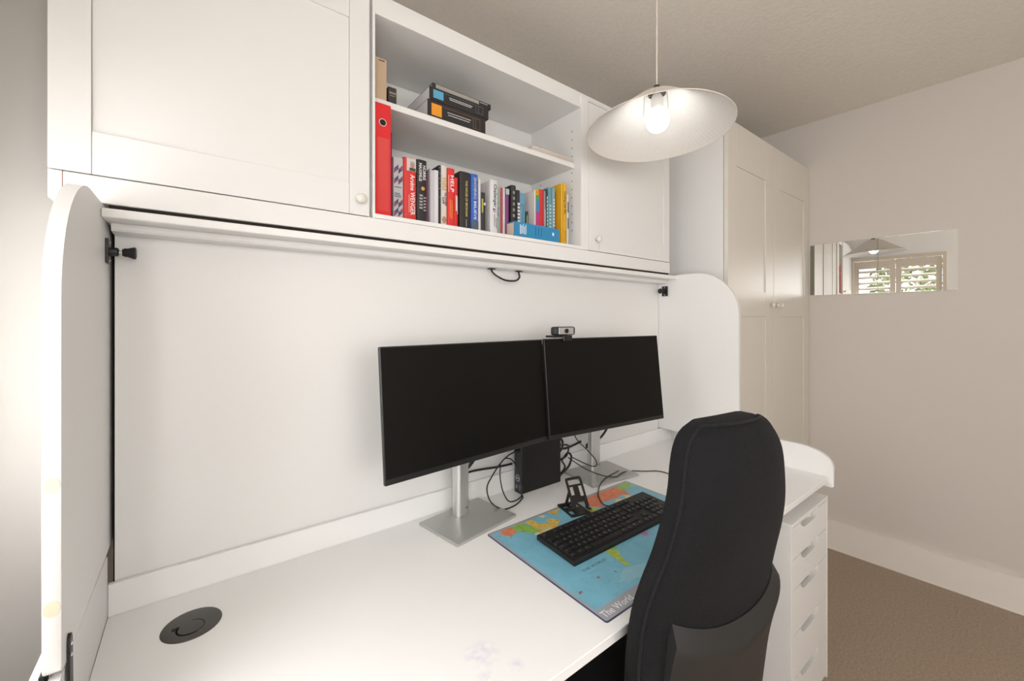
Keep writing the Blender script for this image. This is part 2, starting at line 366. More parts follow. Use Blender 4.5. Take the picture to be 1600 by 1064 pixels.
for k in range(13):
    lathe([(0.0026, 0), (0.0026, 0.0006)], 10, bm=hb, mtx=Matrix.Translation((1.1555, 1.118, 1.70+0.032*k)) @ Matrix.Rotation(R(90), 4, 'Y'))
    lathe([(0.0026, 0), (0.0026, 0.0006)], 10, bm=hb, mtx=Matrix.Translation((1.1555, 1.30, 1.70+0.032*k)) @ Matrix.Rotation(R(90), 4, 'Y'))
obj('shelf_pin_holes', hb, cm((0.20, 0.17, 0.14)), sp, kind='stuff')
# right cupboard
cr_ = thing('wall_cupboard', 'narrower white wall cupboard right of the open shelves, behind the pendant lamp', 'cupboard', (1.48, YU, 1.62))
obj('carcass', box(1.1965, 1.761, YU+0.020, 1.40, 1.622, 2.205, 0.001), M['white'], cr_)
d = shaker(cr_, 1.1975, 1.755, 1.6235, 2.193, YU, 0.064, [(1.6235, 1.702), (2.12, 2.193)], sr=0.045)
knob(d, 1.240, YU, 1.668, 0.0125)
tag(obj('top_trim', box(-0.208, 1.762, YU+0.012, 1.40, 2.2055, 2.224, 0.001), M['white']), 'white trim board along the top of the wall cupboards', 'trim')
fa = thing('pelmet_board', 'long white board under the wall cupboards above the wall bed', 'board', (0.77, YU, 1.572))
obj('board', box(-0.1885, 1.761, YU+0.001, 1.36, 1.572, 1.6215, 0.0012), M['white'], fa); obj('end_piece', box(-0.207, -0.1895, YU+0.001, 1.36, 1.572, 1.6215, 0.0006), M['white'], fa)
obj('seam_filler', box(-0.1893, -0.1887, YU+0.002, 1.30, 1.573, 1.6213), cm((0.30, 0.06, 0.03)), fa)
obj('gap_shade_strip', box(-0.130, 1.760, 1.078, 1.082, 1.5577, 1.5718), M['gap'], fa)  # near-black strip painting the shade in the open gap under the board
# wardrobe
YWD = 0.881
wd = thing('wardrobe', 'tall white two door wardrobe in the corner by the mirror tiles', 'wardrobe', (2.45, YWD, 0))
obj('carcass', box(1.923, 2.976, YWD+0.021, 1.44, 0.0, 2.281, 0.001), M['white'], wd)
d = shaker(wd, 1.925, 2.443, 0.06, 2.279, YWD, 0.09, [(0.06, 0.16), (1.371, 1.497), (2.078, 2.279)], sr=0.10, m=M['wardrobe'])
knob(d, 2.400, YWD, 1.432, 0.0125)
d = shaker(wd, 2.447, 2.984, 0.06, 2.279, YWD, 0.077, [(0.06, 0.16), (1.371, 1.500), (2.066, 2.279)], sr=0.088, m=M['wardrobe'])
knob(d, 2.462, YWD, 1.432, 0.0125); knob(d, 2.515, YWD, 1.430, 0.0125)
obj('plinth', box(1.93, 2.97, YWD+0.03, YWD+0.05, 0.0, 0.058), M['white'], wd)

# ================================================================ fold-down bed with desk
XL, XR = -0.136, 1.765
def side_outline(yf, yb, z0, z1, r, rb):
    p = [(yb, z0), (yb, z1)]
    for i in range(13): a = R(90+90*i/12); p.append((yf+r+r*math.cos(a), z1-r+r*math.sin(a)))
    for i in range(5): a = R(180+90*i/4); p.append((yf+rb+rb*math.cos(a), z0+rb+rb*math.sin(a)))
    return p
bd = thing('wall_bed_cabinet', 'white fold-down wall bed cabinet framing the desk with round-topped side boards', 'wall bed', (0.81, 1.13, 0))
sl = obj('side_board', prism(side_outline(0.765, 1.30, 0.9025, 1.568, 0.185, 0.012), 'x', XL-0.017, XL, 0.001, 1), M['white'], bd, smooth=40)
for zc in (1.1455, 0.989):
    b = lathe([(0.0105, 0), (0.010, 0.0007)], 24); b.transform(Matrix.Translation((XL-0.0085, 0.7652, zc)) @ Matrix.Rotation(R(90), 4, 'X') @ Matrix.Diagonal((0.76, 1, 1, 1)))
    obj('screw_cap', b, M['cream'], sl)
obj('side_board', prism(side_outline(0.765, 1.30, 0.836, 1.561, 0.185, 0.004), 'x', XR, XR+0.018, 0.001, 1), M['white'], bd, smooth=40)
obj('lower_side_board', box(XL-0.034, XL-0.0175, 0.775, 1.13, 0.0, 0.893, 0.002), M['white'], bd)
obj('bed_panel', box(-0.1285, 1.7625, 1.134, 1.150, 0.79, 1.528), M['white'], bd)
obj('recess_backing', box(-0.135, 1.764, 1.17, 1.18, 0.80, 1.570), M['gap'], bd)
obj('upper_rail', box(XL+0.0006, XR-0.0006, 1.037, 1.165, 1.541, 1.5575, 0.0015), M['white'], bd)
rb = obj('lower_rail', prism([(1.088, 1.5405), (1.088, 1.530), (1.092, 1.5255), (1.131, 1.5235), (1.133, 1.5405)], 'x', -0.1285, 1.7625), M['white'], bd)
hd = obj('handle', tube([(0.775, 1.118, 1.522), (0.776, 1.112, 1.512), (0.787, 1.104, 1.500), (0.812, 1.098, 1.488), (0.840, 1.098, 1.4855), (0.868, 1.101, 1.489), (0.886, 1.107, 1.501), (0.891, 1.115, 1.512), (0.891, 1.118, 1.522)], 0.0031, 10), M['blacksatin'], bd, smooth=True, label='black bow handle under the rail')
for x in (0.775, 0.891):
    b = lathe([(0.015, 0), (0.016, 0.001), (0.015, 0.0022)], 24); b.transform(Matrix.Translation((x, 1.1165, 1.5213)) @ Matrix.Diagonal((1, 0.55, 1, 1)))
    obj('rosette', b, M['blacksatin'], hd)
def latch(x, s, zc=1.488):
    b = box(min(x, x+s*0.0045), max(x, x+s*0.0045), 1.083, 1.113, zc-0.023, zc+0.024, 0.001)
    p = obj('latch', b, M['blacksatin'], bd, label='black spring bolt latch')
    ax = Matrix.Rotation(R(90 if s > 0 else -90), 4, 'Y')
    obj('barrel', lathe([(0.0085, 0.004), (0.0085, 0.015), (0.006, 0.017)], 16).copy(), M['blacksatin'], None) if False else None
    b = lathe([(0.0085, 0.004), (0.0085, 0.016), (0.006, 0.0175)], 16); b.transform(Matrix.Translation((x, 1.098, zc)) @ ax); obj('barrel', b, M['blacksatin'], p, smooth=30)
    b = lathe([(0.0032, 0.017), (0.0032, 0.023)], 12); b.transform(Matrix.Translation((x, 1.098, zc)) @ ax); obj('pin', b, M['chrome'], p, smooth=30)
    b = lathe([(0.0065, 0.0225), (0.0085, 0.026), (0.0085, 0.030), (0.0115, 0.038), (0.012, 0.041), (0.010, 0.0425)], 18); b.transform(Matrix.Translation((x, 1.098, zc)) @ ax); obj('knob', b, M['black'], p, smooth=30)
    for dz in (-0.017, 0.017):
        b = lathe([(0.0028, 0), (0.002, 0.0012)], 10); b.transform(Matrix.Translation((x+s*0.0046, 1.098, zc+dz)) @ ax); obj('screw', b, M['chrome'], p)
latch(XL, 1, 1.486); latch(XR, -1, 1.489)

dk = thing('desk', 'long white fold-down desk with raised edges across the wall bed', 'desk', (0.86, 0.8, 0.771))
top = obj('desktop', box(-0.137, 1.861, 0.488, 1.1205, 0.752, 0.771, 0.0012), M['desk'], dk)
obj('back_strip', box(-0.137, 1.8605, 1.121, 1.1325, 0.745, 0.833, 0.0012), M['desk'], dk)
gr = [(1.126, 0.70), (1.126, 0.862), (1.120, 0.868), (1.105, 0.871)]
def gallery(x0, x1, zt, yf, z0, r):
    p = [(1.126, z0), (1.126, zt-0.012), (1.122, zt-0.003), (1.113, zt)]
    for i in range(12): a = R(90+90*i/11); p.append((yf+r[0]+r[0]*math.cos(a), zt-r[1]+r[1]*math.sin(a)))
    p += [(yf, z0+0.004), (yf+0.004, z0)]
    return obj('end_board', prism(p, 'x', x0, x1, 0.002, 2), M['white'], dk, smooth=40)
gallery(1.8615, 1.8785, 0.871, 0.474, 0.733, (0.115, 0.062))
gallery(-0.1495, -0.1375, 0.895, 0.560, 0.733, (0.22, 0.15))
obj('under_rail', box(-0.1, 1.84, 0.545, 0.563, 0.7205, 0.7515), M['white'], dk)
g = obj('grommet', lathe([(0.047, 0), (0.046, 0.0018), (0.0425, 0.0028)], 48).copy() if False else (lambda b: (b.transform(Matrix.Translation((-0.006, 0.996, 0.7711))), b)[1])(lathe([(0.0475, 0), (0.0465, 0.0016), (0.043, 0.0026)], 48)), M['grommet'], top, smooth=30, label='dark grey round cable grommet')
ns = bmesh.new()
for i in range(64):      # curved slot around the flap
    a = R(150+i*4.6); p = Vector((-0.008+0.021*math.cos(a), 0.985+0.021*math.sin(a), 0.7738)); rs_ = 0.0017 if i < 32 else 0.0007; lathe([(rs_, 0), (rs_, 0.0004)], 8, bm=ns, mtx=Matrix.Translation(p))
abox(ns, -0.036, -0.026, 0.990, 0.998, 0.7738, 0.7742)
o = obj('flap_slot', ns, M['gap'], top, kind='stuff')
b = tube([(-0.0935, 0.797, 0.945), (-0.0935, 0.797, 0.9)], 0.003, smooth=False) if False else None
br = prism([(0.792, 0.700), (0.818, 0.700), (0.806, 0.925), (0.802, 0.933), (0.797, 0.935), (0.793, 0.931), (0.791, 0.922)], 'x', -0.1355, -0.1325)
br = obj('hinge_arm', br, M['blacksatin'], bd, label='black metal hinge arm below the left side board')
for zc in (0.92, 0.905): b = lathe([(0.0025, 0), (0.0018, 0.001)], 10); b.transform(Matrix.Translation((-0.1325, 0.7985, zc)) @ Matrix.Rotation(R(90), 4, 'Y')); obj('screw', b, M['chrome'], br)
obj('hinge_plate', box(XL-0.021, XL-0.0172, 0.770, 0.80, 0.862, 0.905, 0.001), M['blacksatin'], bd)

# ================================================================ drawer unit
du = thing('drawer_unit', 'white drawer unit with scooped grips standing under the right end of the desk', 'drawers', (1.68, 0.49, 0))
xa, xb, yf = 1.500, 1.859, 0.49
cb = bmesh.new()
abox(cb, xa, xa+0.012, yf+0.0, 1.06, 0.03, 0.689, 0.0008); abox(cb, xb-0.012, xb, yf, 1.06, 0.03, 0.689, 0.0008); abox(cb, xa+0.012, xb-0.012, 1.045, 1.058, 0.03, 0.689); abox(cb, xa+0.012, xb-0.012, yf+0.03, 1.045, 0.03, 0.042)
obj('carcass', cb, M['white'], du)
obj('top_board', box(xa, xb, yf-0.001, 1.06, 0.6895, 0.7015, 0.0008), M['white'], du)
obj('caster', lathe([(0.02, 0), (0.022, 0.006), (0.02, 0.03)], 16, mtx=Matrix.Translation((xa+0.03, yf+0.04, 0))), M['black'], du)
for px_, py_ in ((xb-0.03, yf+0.04), (xa+0.03, 1.02), (xb-0.03, 1.02)): inst('caster', bpy.data.objects['caster'].data, du, (px_-xa-0.03, py_-yf-0.04, 0))
zs = [0.6865, 0.583, 0.482, 0.336, 0.19, 0.045]
for i in range(5):
    zt, zb = zs[i]-0.0012, zs[i+1]+0.0012; xc = (xa+xb)/2-0.005; hw = 0.088; dp = 0.027
    pts = [(xa+0.0135, zb), (xb-0.0135, zb), (xb-0.0135, zt)]
    notch = [(xc+hw*math.cos(R(a)), zt-dp*min(1, 1.25*math.sin(R(a)))) for a in range(0, 181, 12)]
    pts += notch + [(xa+0.0135, zt)]
    dr = obj('drawer', prism(pts, 'y', yf+0.001, yf+0.015), M['white'], du)
    lip = bmesh.new()      # curved finger grip set back behind the notch
    n_ = 10; rows = []
    for j in range(n_+1):
        x = xc-hw+2*hw*j/n_; s = math.sin(math.pi*j/n_); dz = dp*min(1, 1.25*s)
        rows.append([lip.verts.new((x, yf+0.0148, zt-dz-0.004)), lip.verts.new((x, yf+0.040*s+0.0155, zt-dz*0.35-0.001)), lip.verts.new((x, yf+0.040*s+0.0175, zt-dz*0.35-0.003)), lip.verts.new((x, yf+0.0152, zt-dz-0.007))])
    for a, c in zip(rows, rows[1:]):
        for k in range(4): lip.faces.new((a[k], c[k], c[(k+1) % 4], a[(k+1) % 4]))
    obj('finger_grip', lip, M['frame'], dr)
    bx = bmesh.new(); abox(bx, xa+0.02, xb-0.02, yf+0.06, yf+0.068, zb+0.01, zt-0.02); obj('drawer_box', bx, M['gap'], dr)

# ================================================================ monitors
def monitor(name_label, cx, cy, cz, yaw_, tilt, px, py, byaw):
    t = thing('monitor', name_label, 'monitor', (px, py, 0.771), byaw)
    W, H = 0.538, 0.314
    Rm = Matrix.Translation((cx, cy, cz)) @ Matrix.Rotation(yaw_, 4, 'Z') @ Matrix.Rotation(-tilt, 4, 'X')   # local: -Y faces the viewer
    b = box(-W/2, W/2, 0, 0.011, -H/2, H/2, 0.0012); b.transform(Rm); cs = obj('casing', b, M['bezel'], t)
    b = box(-W/2+0.0025, W/2-0.0025, -0.0006, 0.0002, -H/2+0.0135, H/2-0.0035); b.transform(Rm); obj('screen', b, M['screen'], cs)
    b = box(-W/2+0.004, W/2-0.004, 0.0112, 0.022, -H/2+0.02, H/2-0.015, 0.004, 2); b.transform(Rm); obj('back_cover', b, M['pcgrey'], cs)
    b = box(-0.13, 0.13, 0.0222, 0.045, -0.11, 0.06, 0.01, 2); b.transform(Rm); obj('port_housing', b, M['pcgrey'], cs)
    # neck: rounded silver column, its open cable slot to the rear
    yaxis = Matrix.Translation((px, py, 0)) @ Matrix.Rotation(byaw, 4, 'Z')
    def capsule(w, d, r, n=6):
        p = []
        for sx, sy, a0 in ((1, 1, 0), (-1, 1, 90), (-1, -1, 180), (1, -1, 270)):
            for i in range(n+1): a = R(a0+90*i/n); p.append((sx*(w-r)+r*math.cos(a), sy*(d-r)+r*math.sin(a)))
        return p
    b = prism(capsule(0.0235, 0.0175, 0.014), 'z', 0.7805, 1.17); b.transform(yaxis); nk = obj('neck', b, M['silver'], t, smooth=40)
    b = lathe([(0.016, 0), (0.016, 0.004)], 20)
    b = box(-0.009, 0.009, 0.0176, 0.0186, 0.90, 1.02); b.transform(yaxis); obj('cable_slot', b, M['black'], nk)
    text('lettering', 'DELL', 0.0055, yaxis @ Vector((0.004, -0.0176, 0.80)), Matrix.Rotation(byaw, 4, 'Z') @ FRONT, M['blackprint'], nk)
    b = box(-0.04, 0.04, 0.0, 0.02, -0.04, 0.04, 0.003); b.transform(Matrix.Translation((px, py, 1.12)) @ Matrix.Rotation(byaw, 4, 'Z') @ Matrix.Translation((0, -0.036, 0))); obj('mount', b, M['pcgrey'], t)
    b = box(-0.112, 0.112, -0.122, 0.048, 0.7712, 0.780, 0.002, 2); b.transform(yaxis); obj('base', b, M['silverbase'], t)
    return t
monitor('left-hand black monitor on a silver stand, with bare wall panel to its left', 0.604, 0.938, 1.136, 0.0761, 0.0981, 0.620, 1.054, R(9.5))
monitor('right-hand black monitor on a silver stand, with the webcam on top', 1.137, 0.921, 1.138, -0.1021, 0.1037, 1.214, 1.058, R(-7.5))
# webcam
wc = thing('webcam', 'small black and silver webcam clipped on top of the right monitor', 'webcam', (0.957, 0.965, 1.298), R(-3))
def lb(*a): return box(*a)
L_ = lambda b: b
obj('body', box(-0.045, 0.045, -0.012, 0.014, 0.006, 0.034, 0.007, 3), M['pcgrey'], wc, local=True, smooth=40)
fp = obj('face_plate', box(-0.030, 0.034, -0.0135, -0.0118, 0.009, 0.031, 0.0006), M['silver'], wc, local=True)
b = lathe([(0.0075, 0), (0.0075, 0.003), (0.0055, 0.0032), (0.004, 0.002), (0.001, 0.0016)], 24); b.transform(Matrix.Translation((0.002, -0.0134, 0.020)) @ Matrix.Rotation(R(90), 4, 'X')); obj('lens', b, M['black'], wc, local=True, smooth=30)
obj('clip', box(-0.052, 0.018, -0.018, 0.03, -0.001, 0.0055, 0.002), M['black'], wc, local=True)
obj('clip_arm', box(-0.016, 0.022, -0.0205, -0.0135, -0.013, 0.006, 0.002), M['black'], wc, local=True)

# ================================================================ mini computer
pc = thing('mini_computer', 'slim black mini computer standing on edge between the monitors', 'computer', (0.952, 1.08, 0.771))
obj('case', box(0.8625, 1.042, 1.0635, 1.0995, 0.7712, 0.952, 0.0015), M['black'], pc)
ff = obj('front_bezel', box(0.8585, 0.8622, 1.0635, 1.0995, 0.7712, 0.952, 0.001), M['pcgrey'], pc)
b = lathe([(0.0108, 0), (0.0108, 0.0005)], 28); b2 = bmesh.new()
for i in range(28):
    a, c = R(360/28*i), R(360/28*(i+1)); 
    vs = [b2.verts.new((r*math.cos(q), r*math.sin(q), 0.0005)) for r, q in ((0.0095, a), (0.0112, a), (0.0112, c), (0.0095, c))]; b2.faces.new(vs)
b.free(); b2.transform(Matrix.Translation((0.8584, 1.081, 0.822)) @ SIDE); obj('emblem_ring', b2, M['legend'], ff)
text('lettering', 'DELL', 0.0072, (0.8582, 1.0895, 0.8195), SIDE, M['legend'], ff, width=0.017)
pl_ = [[(-0.012, z), (-0.003, z), (-0.003, z+0.0012), (-0.012, z+0.0012)] for z in (0.0, 0.004, 0.008)]
poly_print('print_marks', pl_+[[(0.009, -0.004), (0.0105, -0.004), (0.0105, 0.014), (0.009, 0.014)]], 0.0, M['legend'], ff, SIDE, (0.8583, 1.080, 0.787))
obj('usb_plug', box(0.836, 0.8583, 1.066, 1.076, 0.912, 0.922, 0.002), M['black'], pc)

# ================================================================ cables
def cable(pts, r, label, group=None):
    o = obj('cable', tube(pts, r, 7), M['cable'], smooth=True); tag(o, label, 'cable', group); return o
cable([(0.637, 1.10, 1.02), (0.643, 1.085, 0.96), (0.652, 1.080, 0.91), (0.645, 1.079, 0.88), (0.625, 1.079, 0.866)], 0.0035, 'thin black cable curling into the left monitor neck', 'cables behind the left monitor')
cable([(0.690, 1.09, 1.02), (0.680, 1.088, 0.95), (0.672, 1.086, 0.905), (0.645, 1.083, 0.885), (0.622, 1.081, 0.875)], 0.004, 'black cable hanging nearly straight beside the left monitor neck', 'cables behind the left monitor')
cable([(0.745, 1.10, 1.01), (0.722, 1.098, 0.955), (0.690, 1.094, 0.912), (0.650, 1.09, 0.883), (0.618, 1.083, 0.866)], 0.005, 'thickest black cable slanting down to the left monitor neck', 'cables behind the left monitor')
cable([(0.66, 1.10, 0.877), (0.70, 1.112, 0.872), (0.74, 1.115, 0.868), (0.80, 1.116, 0.862), (0.86, 1.115, 0.86)], 0.0035, 'black cable running along the wall panel towards the mini computer', 'cables behind the left monitor')
cable([(0.838, 1.071, 0.917), (0.805, 1.066, 0.911), (0.770, 1.06, 0.895), (0.735, 1.055, 0.865), (0.712, 1.050, 0.835), (0.712, 1.03, 0.800), (0.740, 1.01, 0.776), (0.79, 1.01, 0.774), (0.84, 1.035, 0.774), (0.853, 1.05, 0.776)], 0.0022, 'thin black lead looping widest left of the mini computer')
cable([(0.800, 1.072, 0.903), (0.822, 1.068, 0.895), (0.842, 1.060, 0.862), (0.850, 1.056, 0.83), (0.852, 1.05, 0.80), (0.84, 1.04, 0.776)], 0.002, 'thin black lead hanging close against the mini computer')
cable([(0.775, 1.066, 0.890), (0.768, 1.058, 0.852), (0.770, 1.045, 0.81), (0.785, 1.035, 0.780), (0.815, 1.035, 0.7745), (0.85, 1.05, 0.774)], 0.002, 'thin black lead forming the narrow inner loop left of the mini computer')
cable([(1.049, 1.092, 0.93), (1.080, 1.095, 0.905), (1.085, 1.10, 0.875), (1.060, 1.10, 0.85), (1.080, 1.095, 0.835), (1.105, 1.09, 0.855), (1.118, 1.085, 0.84), (1.100, 1.08, 0.81), (1.062, 1.08, 0.79), (1.052, 1.085, 0.778)], 0.004, 'thick black cable bunched in loops right of the mini computer', 'bunched cables')
cable([(1.049, 1.075, 0.90), (1.070, 1.08, 0.895), (1.098, 1.08, 0.885), (1.085, 1.075, 0.855), (1.062, 1.078, 0.84), (1.082, 1.082, 0.81), (1.060, 1.09, 0.782)], 0.0032, 'thinner black cable tangled in the bunch right of the mini computer', 'bunched cables')
cable([(1.078, 1.105, 0.872), (1.11, 1.105, 0.868), (1.15, 1.105, 0.872), (1.19, 1.103, 0.880)], 0.0042, 'thick black cable passing behind the right monitor neck')
cable([(1.20, 1.085, 0.865), (1.222, 1.085, 0.885), (1.238, 1.088, 0.93), (1.245, 1.09, 0.99)], 0.004, 'black cable rising steeply beside the right monitor neck', 'cables behind the right monitor')
cable([(1.205, 1.087, 0.857), (1.24, 1.088, 0.868), (1.29, 1.088, 0.882), (1.335, 1.092, 0.912), (1.36, 1.095, 0.955), (1.365, 1.095, 1.0)], 0.0045, 'black cable sweeping up to the right behind the right monitor', 'cables behind the right monitor')
cable([(1.095, 1.06, 0.96), (1.110, 1.05, 0.915), (1.155, 1.04, 0.870), (1.178, 1.02, 0.835), (1.172, 1.01, 0.815), (1.14, 1.02, 0.822), (1.09, 1.06, 0.852)], 0.002, 'thin black lead crossing in front of the right monitor neck')
cable([(1.085, 1.07, 0.848), (1.125, 1.045, 0.815), (1.150, 1.02, 0.797), (1.178, 0.985, 0.785), (1.195, 0.965, 0.7828), (1.215, 0.951, 0.7828), (1.262, 0.962, 0.7828), (1.318, 0.965, 0.776), (1.365, 0.935, 0.7735), (1.405, 0.905, 0.7735), (1.410, 0.86, 0.7735), (1.36, 0.80, 0.7735)], 0.0019, 'thin black lead lying over the right monitor base and trailing to the right')
cable([(1.27, 0.985, 0.7828), (1.235, 0.978, 0.7828), (1.178, 0.968, 0.7828), (1.12, 0.945, 0.783), (1.060, 0.905, 0.777), (1.022, 0.862, 0.7768), (1.004, 0.832, 0.780), (1.002, 0.812, 0.784)], 0.0019, 'keyboard lead curving from the right monitor base to the keyboard')

# ================================================================ desk mat with world map
mt = thing('desk_mat', 'blue world map desk mat with a grey border under the keyboard', 'desk mat', (0.926, 0.716, 0.7712))
def rrect(x0, x1, y0_, y1_, r, n=4):
    p = []
    for cx, cy, a0 in ((x1-r, y1_-r, 0), (x0+r, y1_-r, 90), (x0+r, y0_+r, 180), (x1-r, y0_+r, 270)):
        for i in range(n+1): a = R(a0+90*i/n); p.append((cx+r*math.cos(a), cy+r*math.sin(a)))
    return p
mb = prism(rrect(0.6245, 1.229, 0.512, 0.921, 0.006), 'z', 0.7712, 0.7732)
obj('base_sheet', mb, mat('navy_mat_edge', (0.035, 0.04, 0.11), 0.4), mt)
obj('border_print', prism(rrect(0.6265, 1.227, 0.514, 0.919, 0.005), 'z', 0.7733, 0.7735), mat('grey_mat_border', (0.36, 0.36, 0.40), 0.3, var=0.05), mt)
obj('sea_print', prism([(0.633, 0.546), (1.221, 0.546), (1.221, 0.911), (0.633, 0.911)], 'z', 0.77352, 0.7737), mat('map_sea_blue', (0.20, 0.48, 0.62), 0.3, var=0.22, vscale=16), mt)
def mapxy(lon, lat):
    a = math.radians(lat)*0.8; y = 1.25*math.asinh(math.tan(a)); return (0.635+(lon+180)/360*0.585, 0.728+0.127*y)
LAND = [
 ((0.72, 0.20, 0.09), [[(-168, 66), (-156, 71), (-141, 70), (-141, 60), (-150, 60), (-158, 57), (-164, 55), (-158, 59), (-166, 62)], [(28, 70), (45, 67), (70, 73), (78, 72), (100, 74), (112, 73), (130, 71), (140, 72), (140, 55), (131, 45), (120, 52), (100, 50), (80, 51), (60, 53), (48, 46), (38, 46), (30, 52), (28, 60)]]),
 ((0.26, 0.48, 0.09), [[(-141, 70), (-125, 70), (-118, 69), (-110, 60), (-110, 49), (-123, 49), (-130, 54), (-141, 60)], [(140, 72), (160, 70), (180, 68), (178, 63), (163, 60), (157, 52), (155, 60), (142, 59), (140, 55)], [(-57, -30), (-50, -29), (-40, -22), (-35, -8), (-50, 0), (-60, 3), (-70, -5), (-65, -12), (-58, -20)], [(100, 20), (108, 21), (109, 12), (104, 9), (99, 8), (98, 16)]]),
 ((0.74, 0.46, 0.10), [[(-110, 69), (-95, 68), (-94, 60), (-82, 55), (-79, 52), (-79, 60), (-70, 61), (-64, 59), (-56, 52), (-66, 49), (-75, 45), (-83, 43), (-90, 49), (-110, 49)], [(-72, 76), (-60, 71.5), (-20, 71.5), (-22, 69), (-40, 65), (-44, 60), (-52, 65), (-55, 69)]]),
 ((0.80, 0.62, 0.30), [[(-124, 48), (-90, 48), (-83, 42), (-68, 45), (-76, 36), (-81, 30), (-81, 25), (-90, 30), (-97, 27), (-106, 31), (-117, 32), (-123, 40)], [(73, 38), (80, 45), (90, 48), (110, 43), (122, 50), (131, 45), (122, 38), (121, 30), (110, 21), (98, 26), (80, 30)]]),
 ((0.70, 0.56, 0.06), [[(-77, 8), (-72, 12), (-60, 9), (-60, 3), (-70, -5), (-65, -12), (-58, -20), (-62, -24), (-70, -18), (-76, -14), (-81, -5), (-79, 1)], [(-117, 32), (-106, 31), (-97, 26), (-97, 20), (-88, 21), (-83, 10), (-95, 16), (-105, 20)]]),
 ((0.42, 0.52, 0.08), [[(-70, -18), (-62, -24), (-57, -30), (-53, -34), (-62, -40), (-66, -47), (-69, -54), (-75, -50), (-73, -38), (-71, -28)], [(-10, 44), (-2, 49), (8, 54), (10, 45), (18, 40), (28, 41), (30, 52), (20, 55), (14, 54), (5, 52), (-5, 48)]]),
 ((0.66, 0.40, 0.16), [[(-17, 15), (-6, 35), (10, 37), (32, 31), (43, 12), (51, 12), (40, -3), (30, -5), (10, 4), (-8, 5)], [(8, 58), (12, 66), (25, 71), (30, 69), (22, 65), (17, 57)]]),
 ((0.45, 0.24, 0.42), [[(14, -17), (19, -34.5), (26, -34), (33, -26), (28, -17)], [(45, 30), (60, 25), (56, 17), (45, 13), (38, 22)]]),
 ((0.72, 0.36, 0.08), [[(10, 4), (30, -5), (40, -3), (40, -15), (35, -24), (33, -26), (28, -17), (14, -17), (12, -6)], [(114, -22), (122, -18), (131, -12), (142, -11), (153, -27), (150, -37), (138, -35), (130, -32), (116, -34)]]),
 ((0.60, 0.55, 0.48), [[(-125, 74), (-110, 73.5), (-105, 71.5), (-120, 71)], [(-98, 73), (-88, 73.5), (-82, 71), (-92, 70)], [(-82, 71), (-70, 70), (-64, 66), (-75, 65)], [(44, -14), (50, -16), (47, -25), (44, -22)], [(166, -46), (173, -41), (178, -38), (174, -41)]]),
]
for ci, (c, polys) in enumerate(LAND):
    out = []
    for poly in polys:      # roughened coastline
        pp = [mapxy(*p) for p in poly]; q = []
        for i in range(len(pp)):
            a, b = Vector(pp[i]), Vector(pp[(i+1) % len(pp)]); n_ = max(2, int((b-a).length/0.003))
            for j in range(n_):
                p = a.lerp(b, j/n_); p += Vector((random.uniform(-1, 1), random.uniform(-1, 1)))*0.0009
                q.append((min(1.2205, max(0.6335, p.x)), min(0.9105, p.y)))
        out.append(q)
    lm = mat('map_land_%d' % ci, c, 0.35, var=0.55, vscale=60)
    for q in out: poly_print('land_print', [q], 0.77372+ci*0.00001, lm, mt, th=0.00012)
pale = [[(0.80+0.05*math.cos(a/9*math.pi)*(1+0.2*math.sin(a*3)), 0.575+0.02*math.sin(a/9*math.pi)*(1+0.2*math.cos(a*5))) for a in range(18)]]
poly_print('pale_sea_print', pale, 0.77371, mat('map_pale_blue', (0.30, 0.56, 0.66), 0.3, var=0.1, vscale=30), mt)
sp_ = []
for i in range(900):       # tiny place names and lines
    x, y, l = random.uniform(0.64, 1.21), random.uniform(0.55, 0.905), random.uniform(0.001, 0.007); sp_.append([(x, y), (x+l, y), (x+l, y+0.0006), (x, y+0.0006)])
poly_print('small_print', sp_, 0.7739, mat('map_small_print', (0.10, 0.25, 0.34), 0.5), mt, th=0.0001)['kind'] = 'stuff'
text('lettering', 'THE WORLD', 0.0115, (0.706, 0.646, 0.7740), FLATX, cm((0.06, 0.12, 0.2)), mt, width=0.082, depth=0.0001)
text('lettering', 'The World', 0.024, (0.632, 0.5215, 0.7737), FLATX, cm((0.86, 0.86, 0.86)), mt, width=0.092, depth=0.0001)
poly_print('small_emblems', [[(0.715, 0.610), (0.722, 0.610), (0.722, 0.616), (0.715, 0.616)], [(0.765, 0.600), (0.7685, 0.600), (0.7685, 0.607), (0.765, 0.607)], [(0.712, 0.634), (0.745, 0.634), (0.745, 0.6348), (0.712, 0.6348)], [(0.642, 0.598), (0.653, 0.600), (0.655, 0.605), (0.645, 0.606)]], 0.774, cm((0.30, 0.13, 0.10)), mt, th=0.0001)['kind'] = 'stuff'

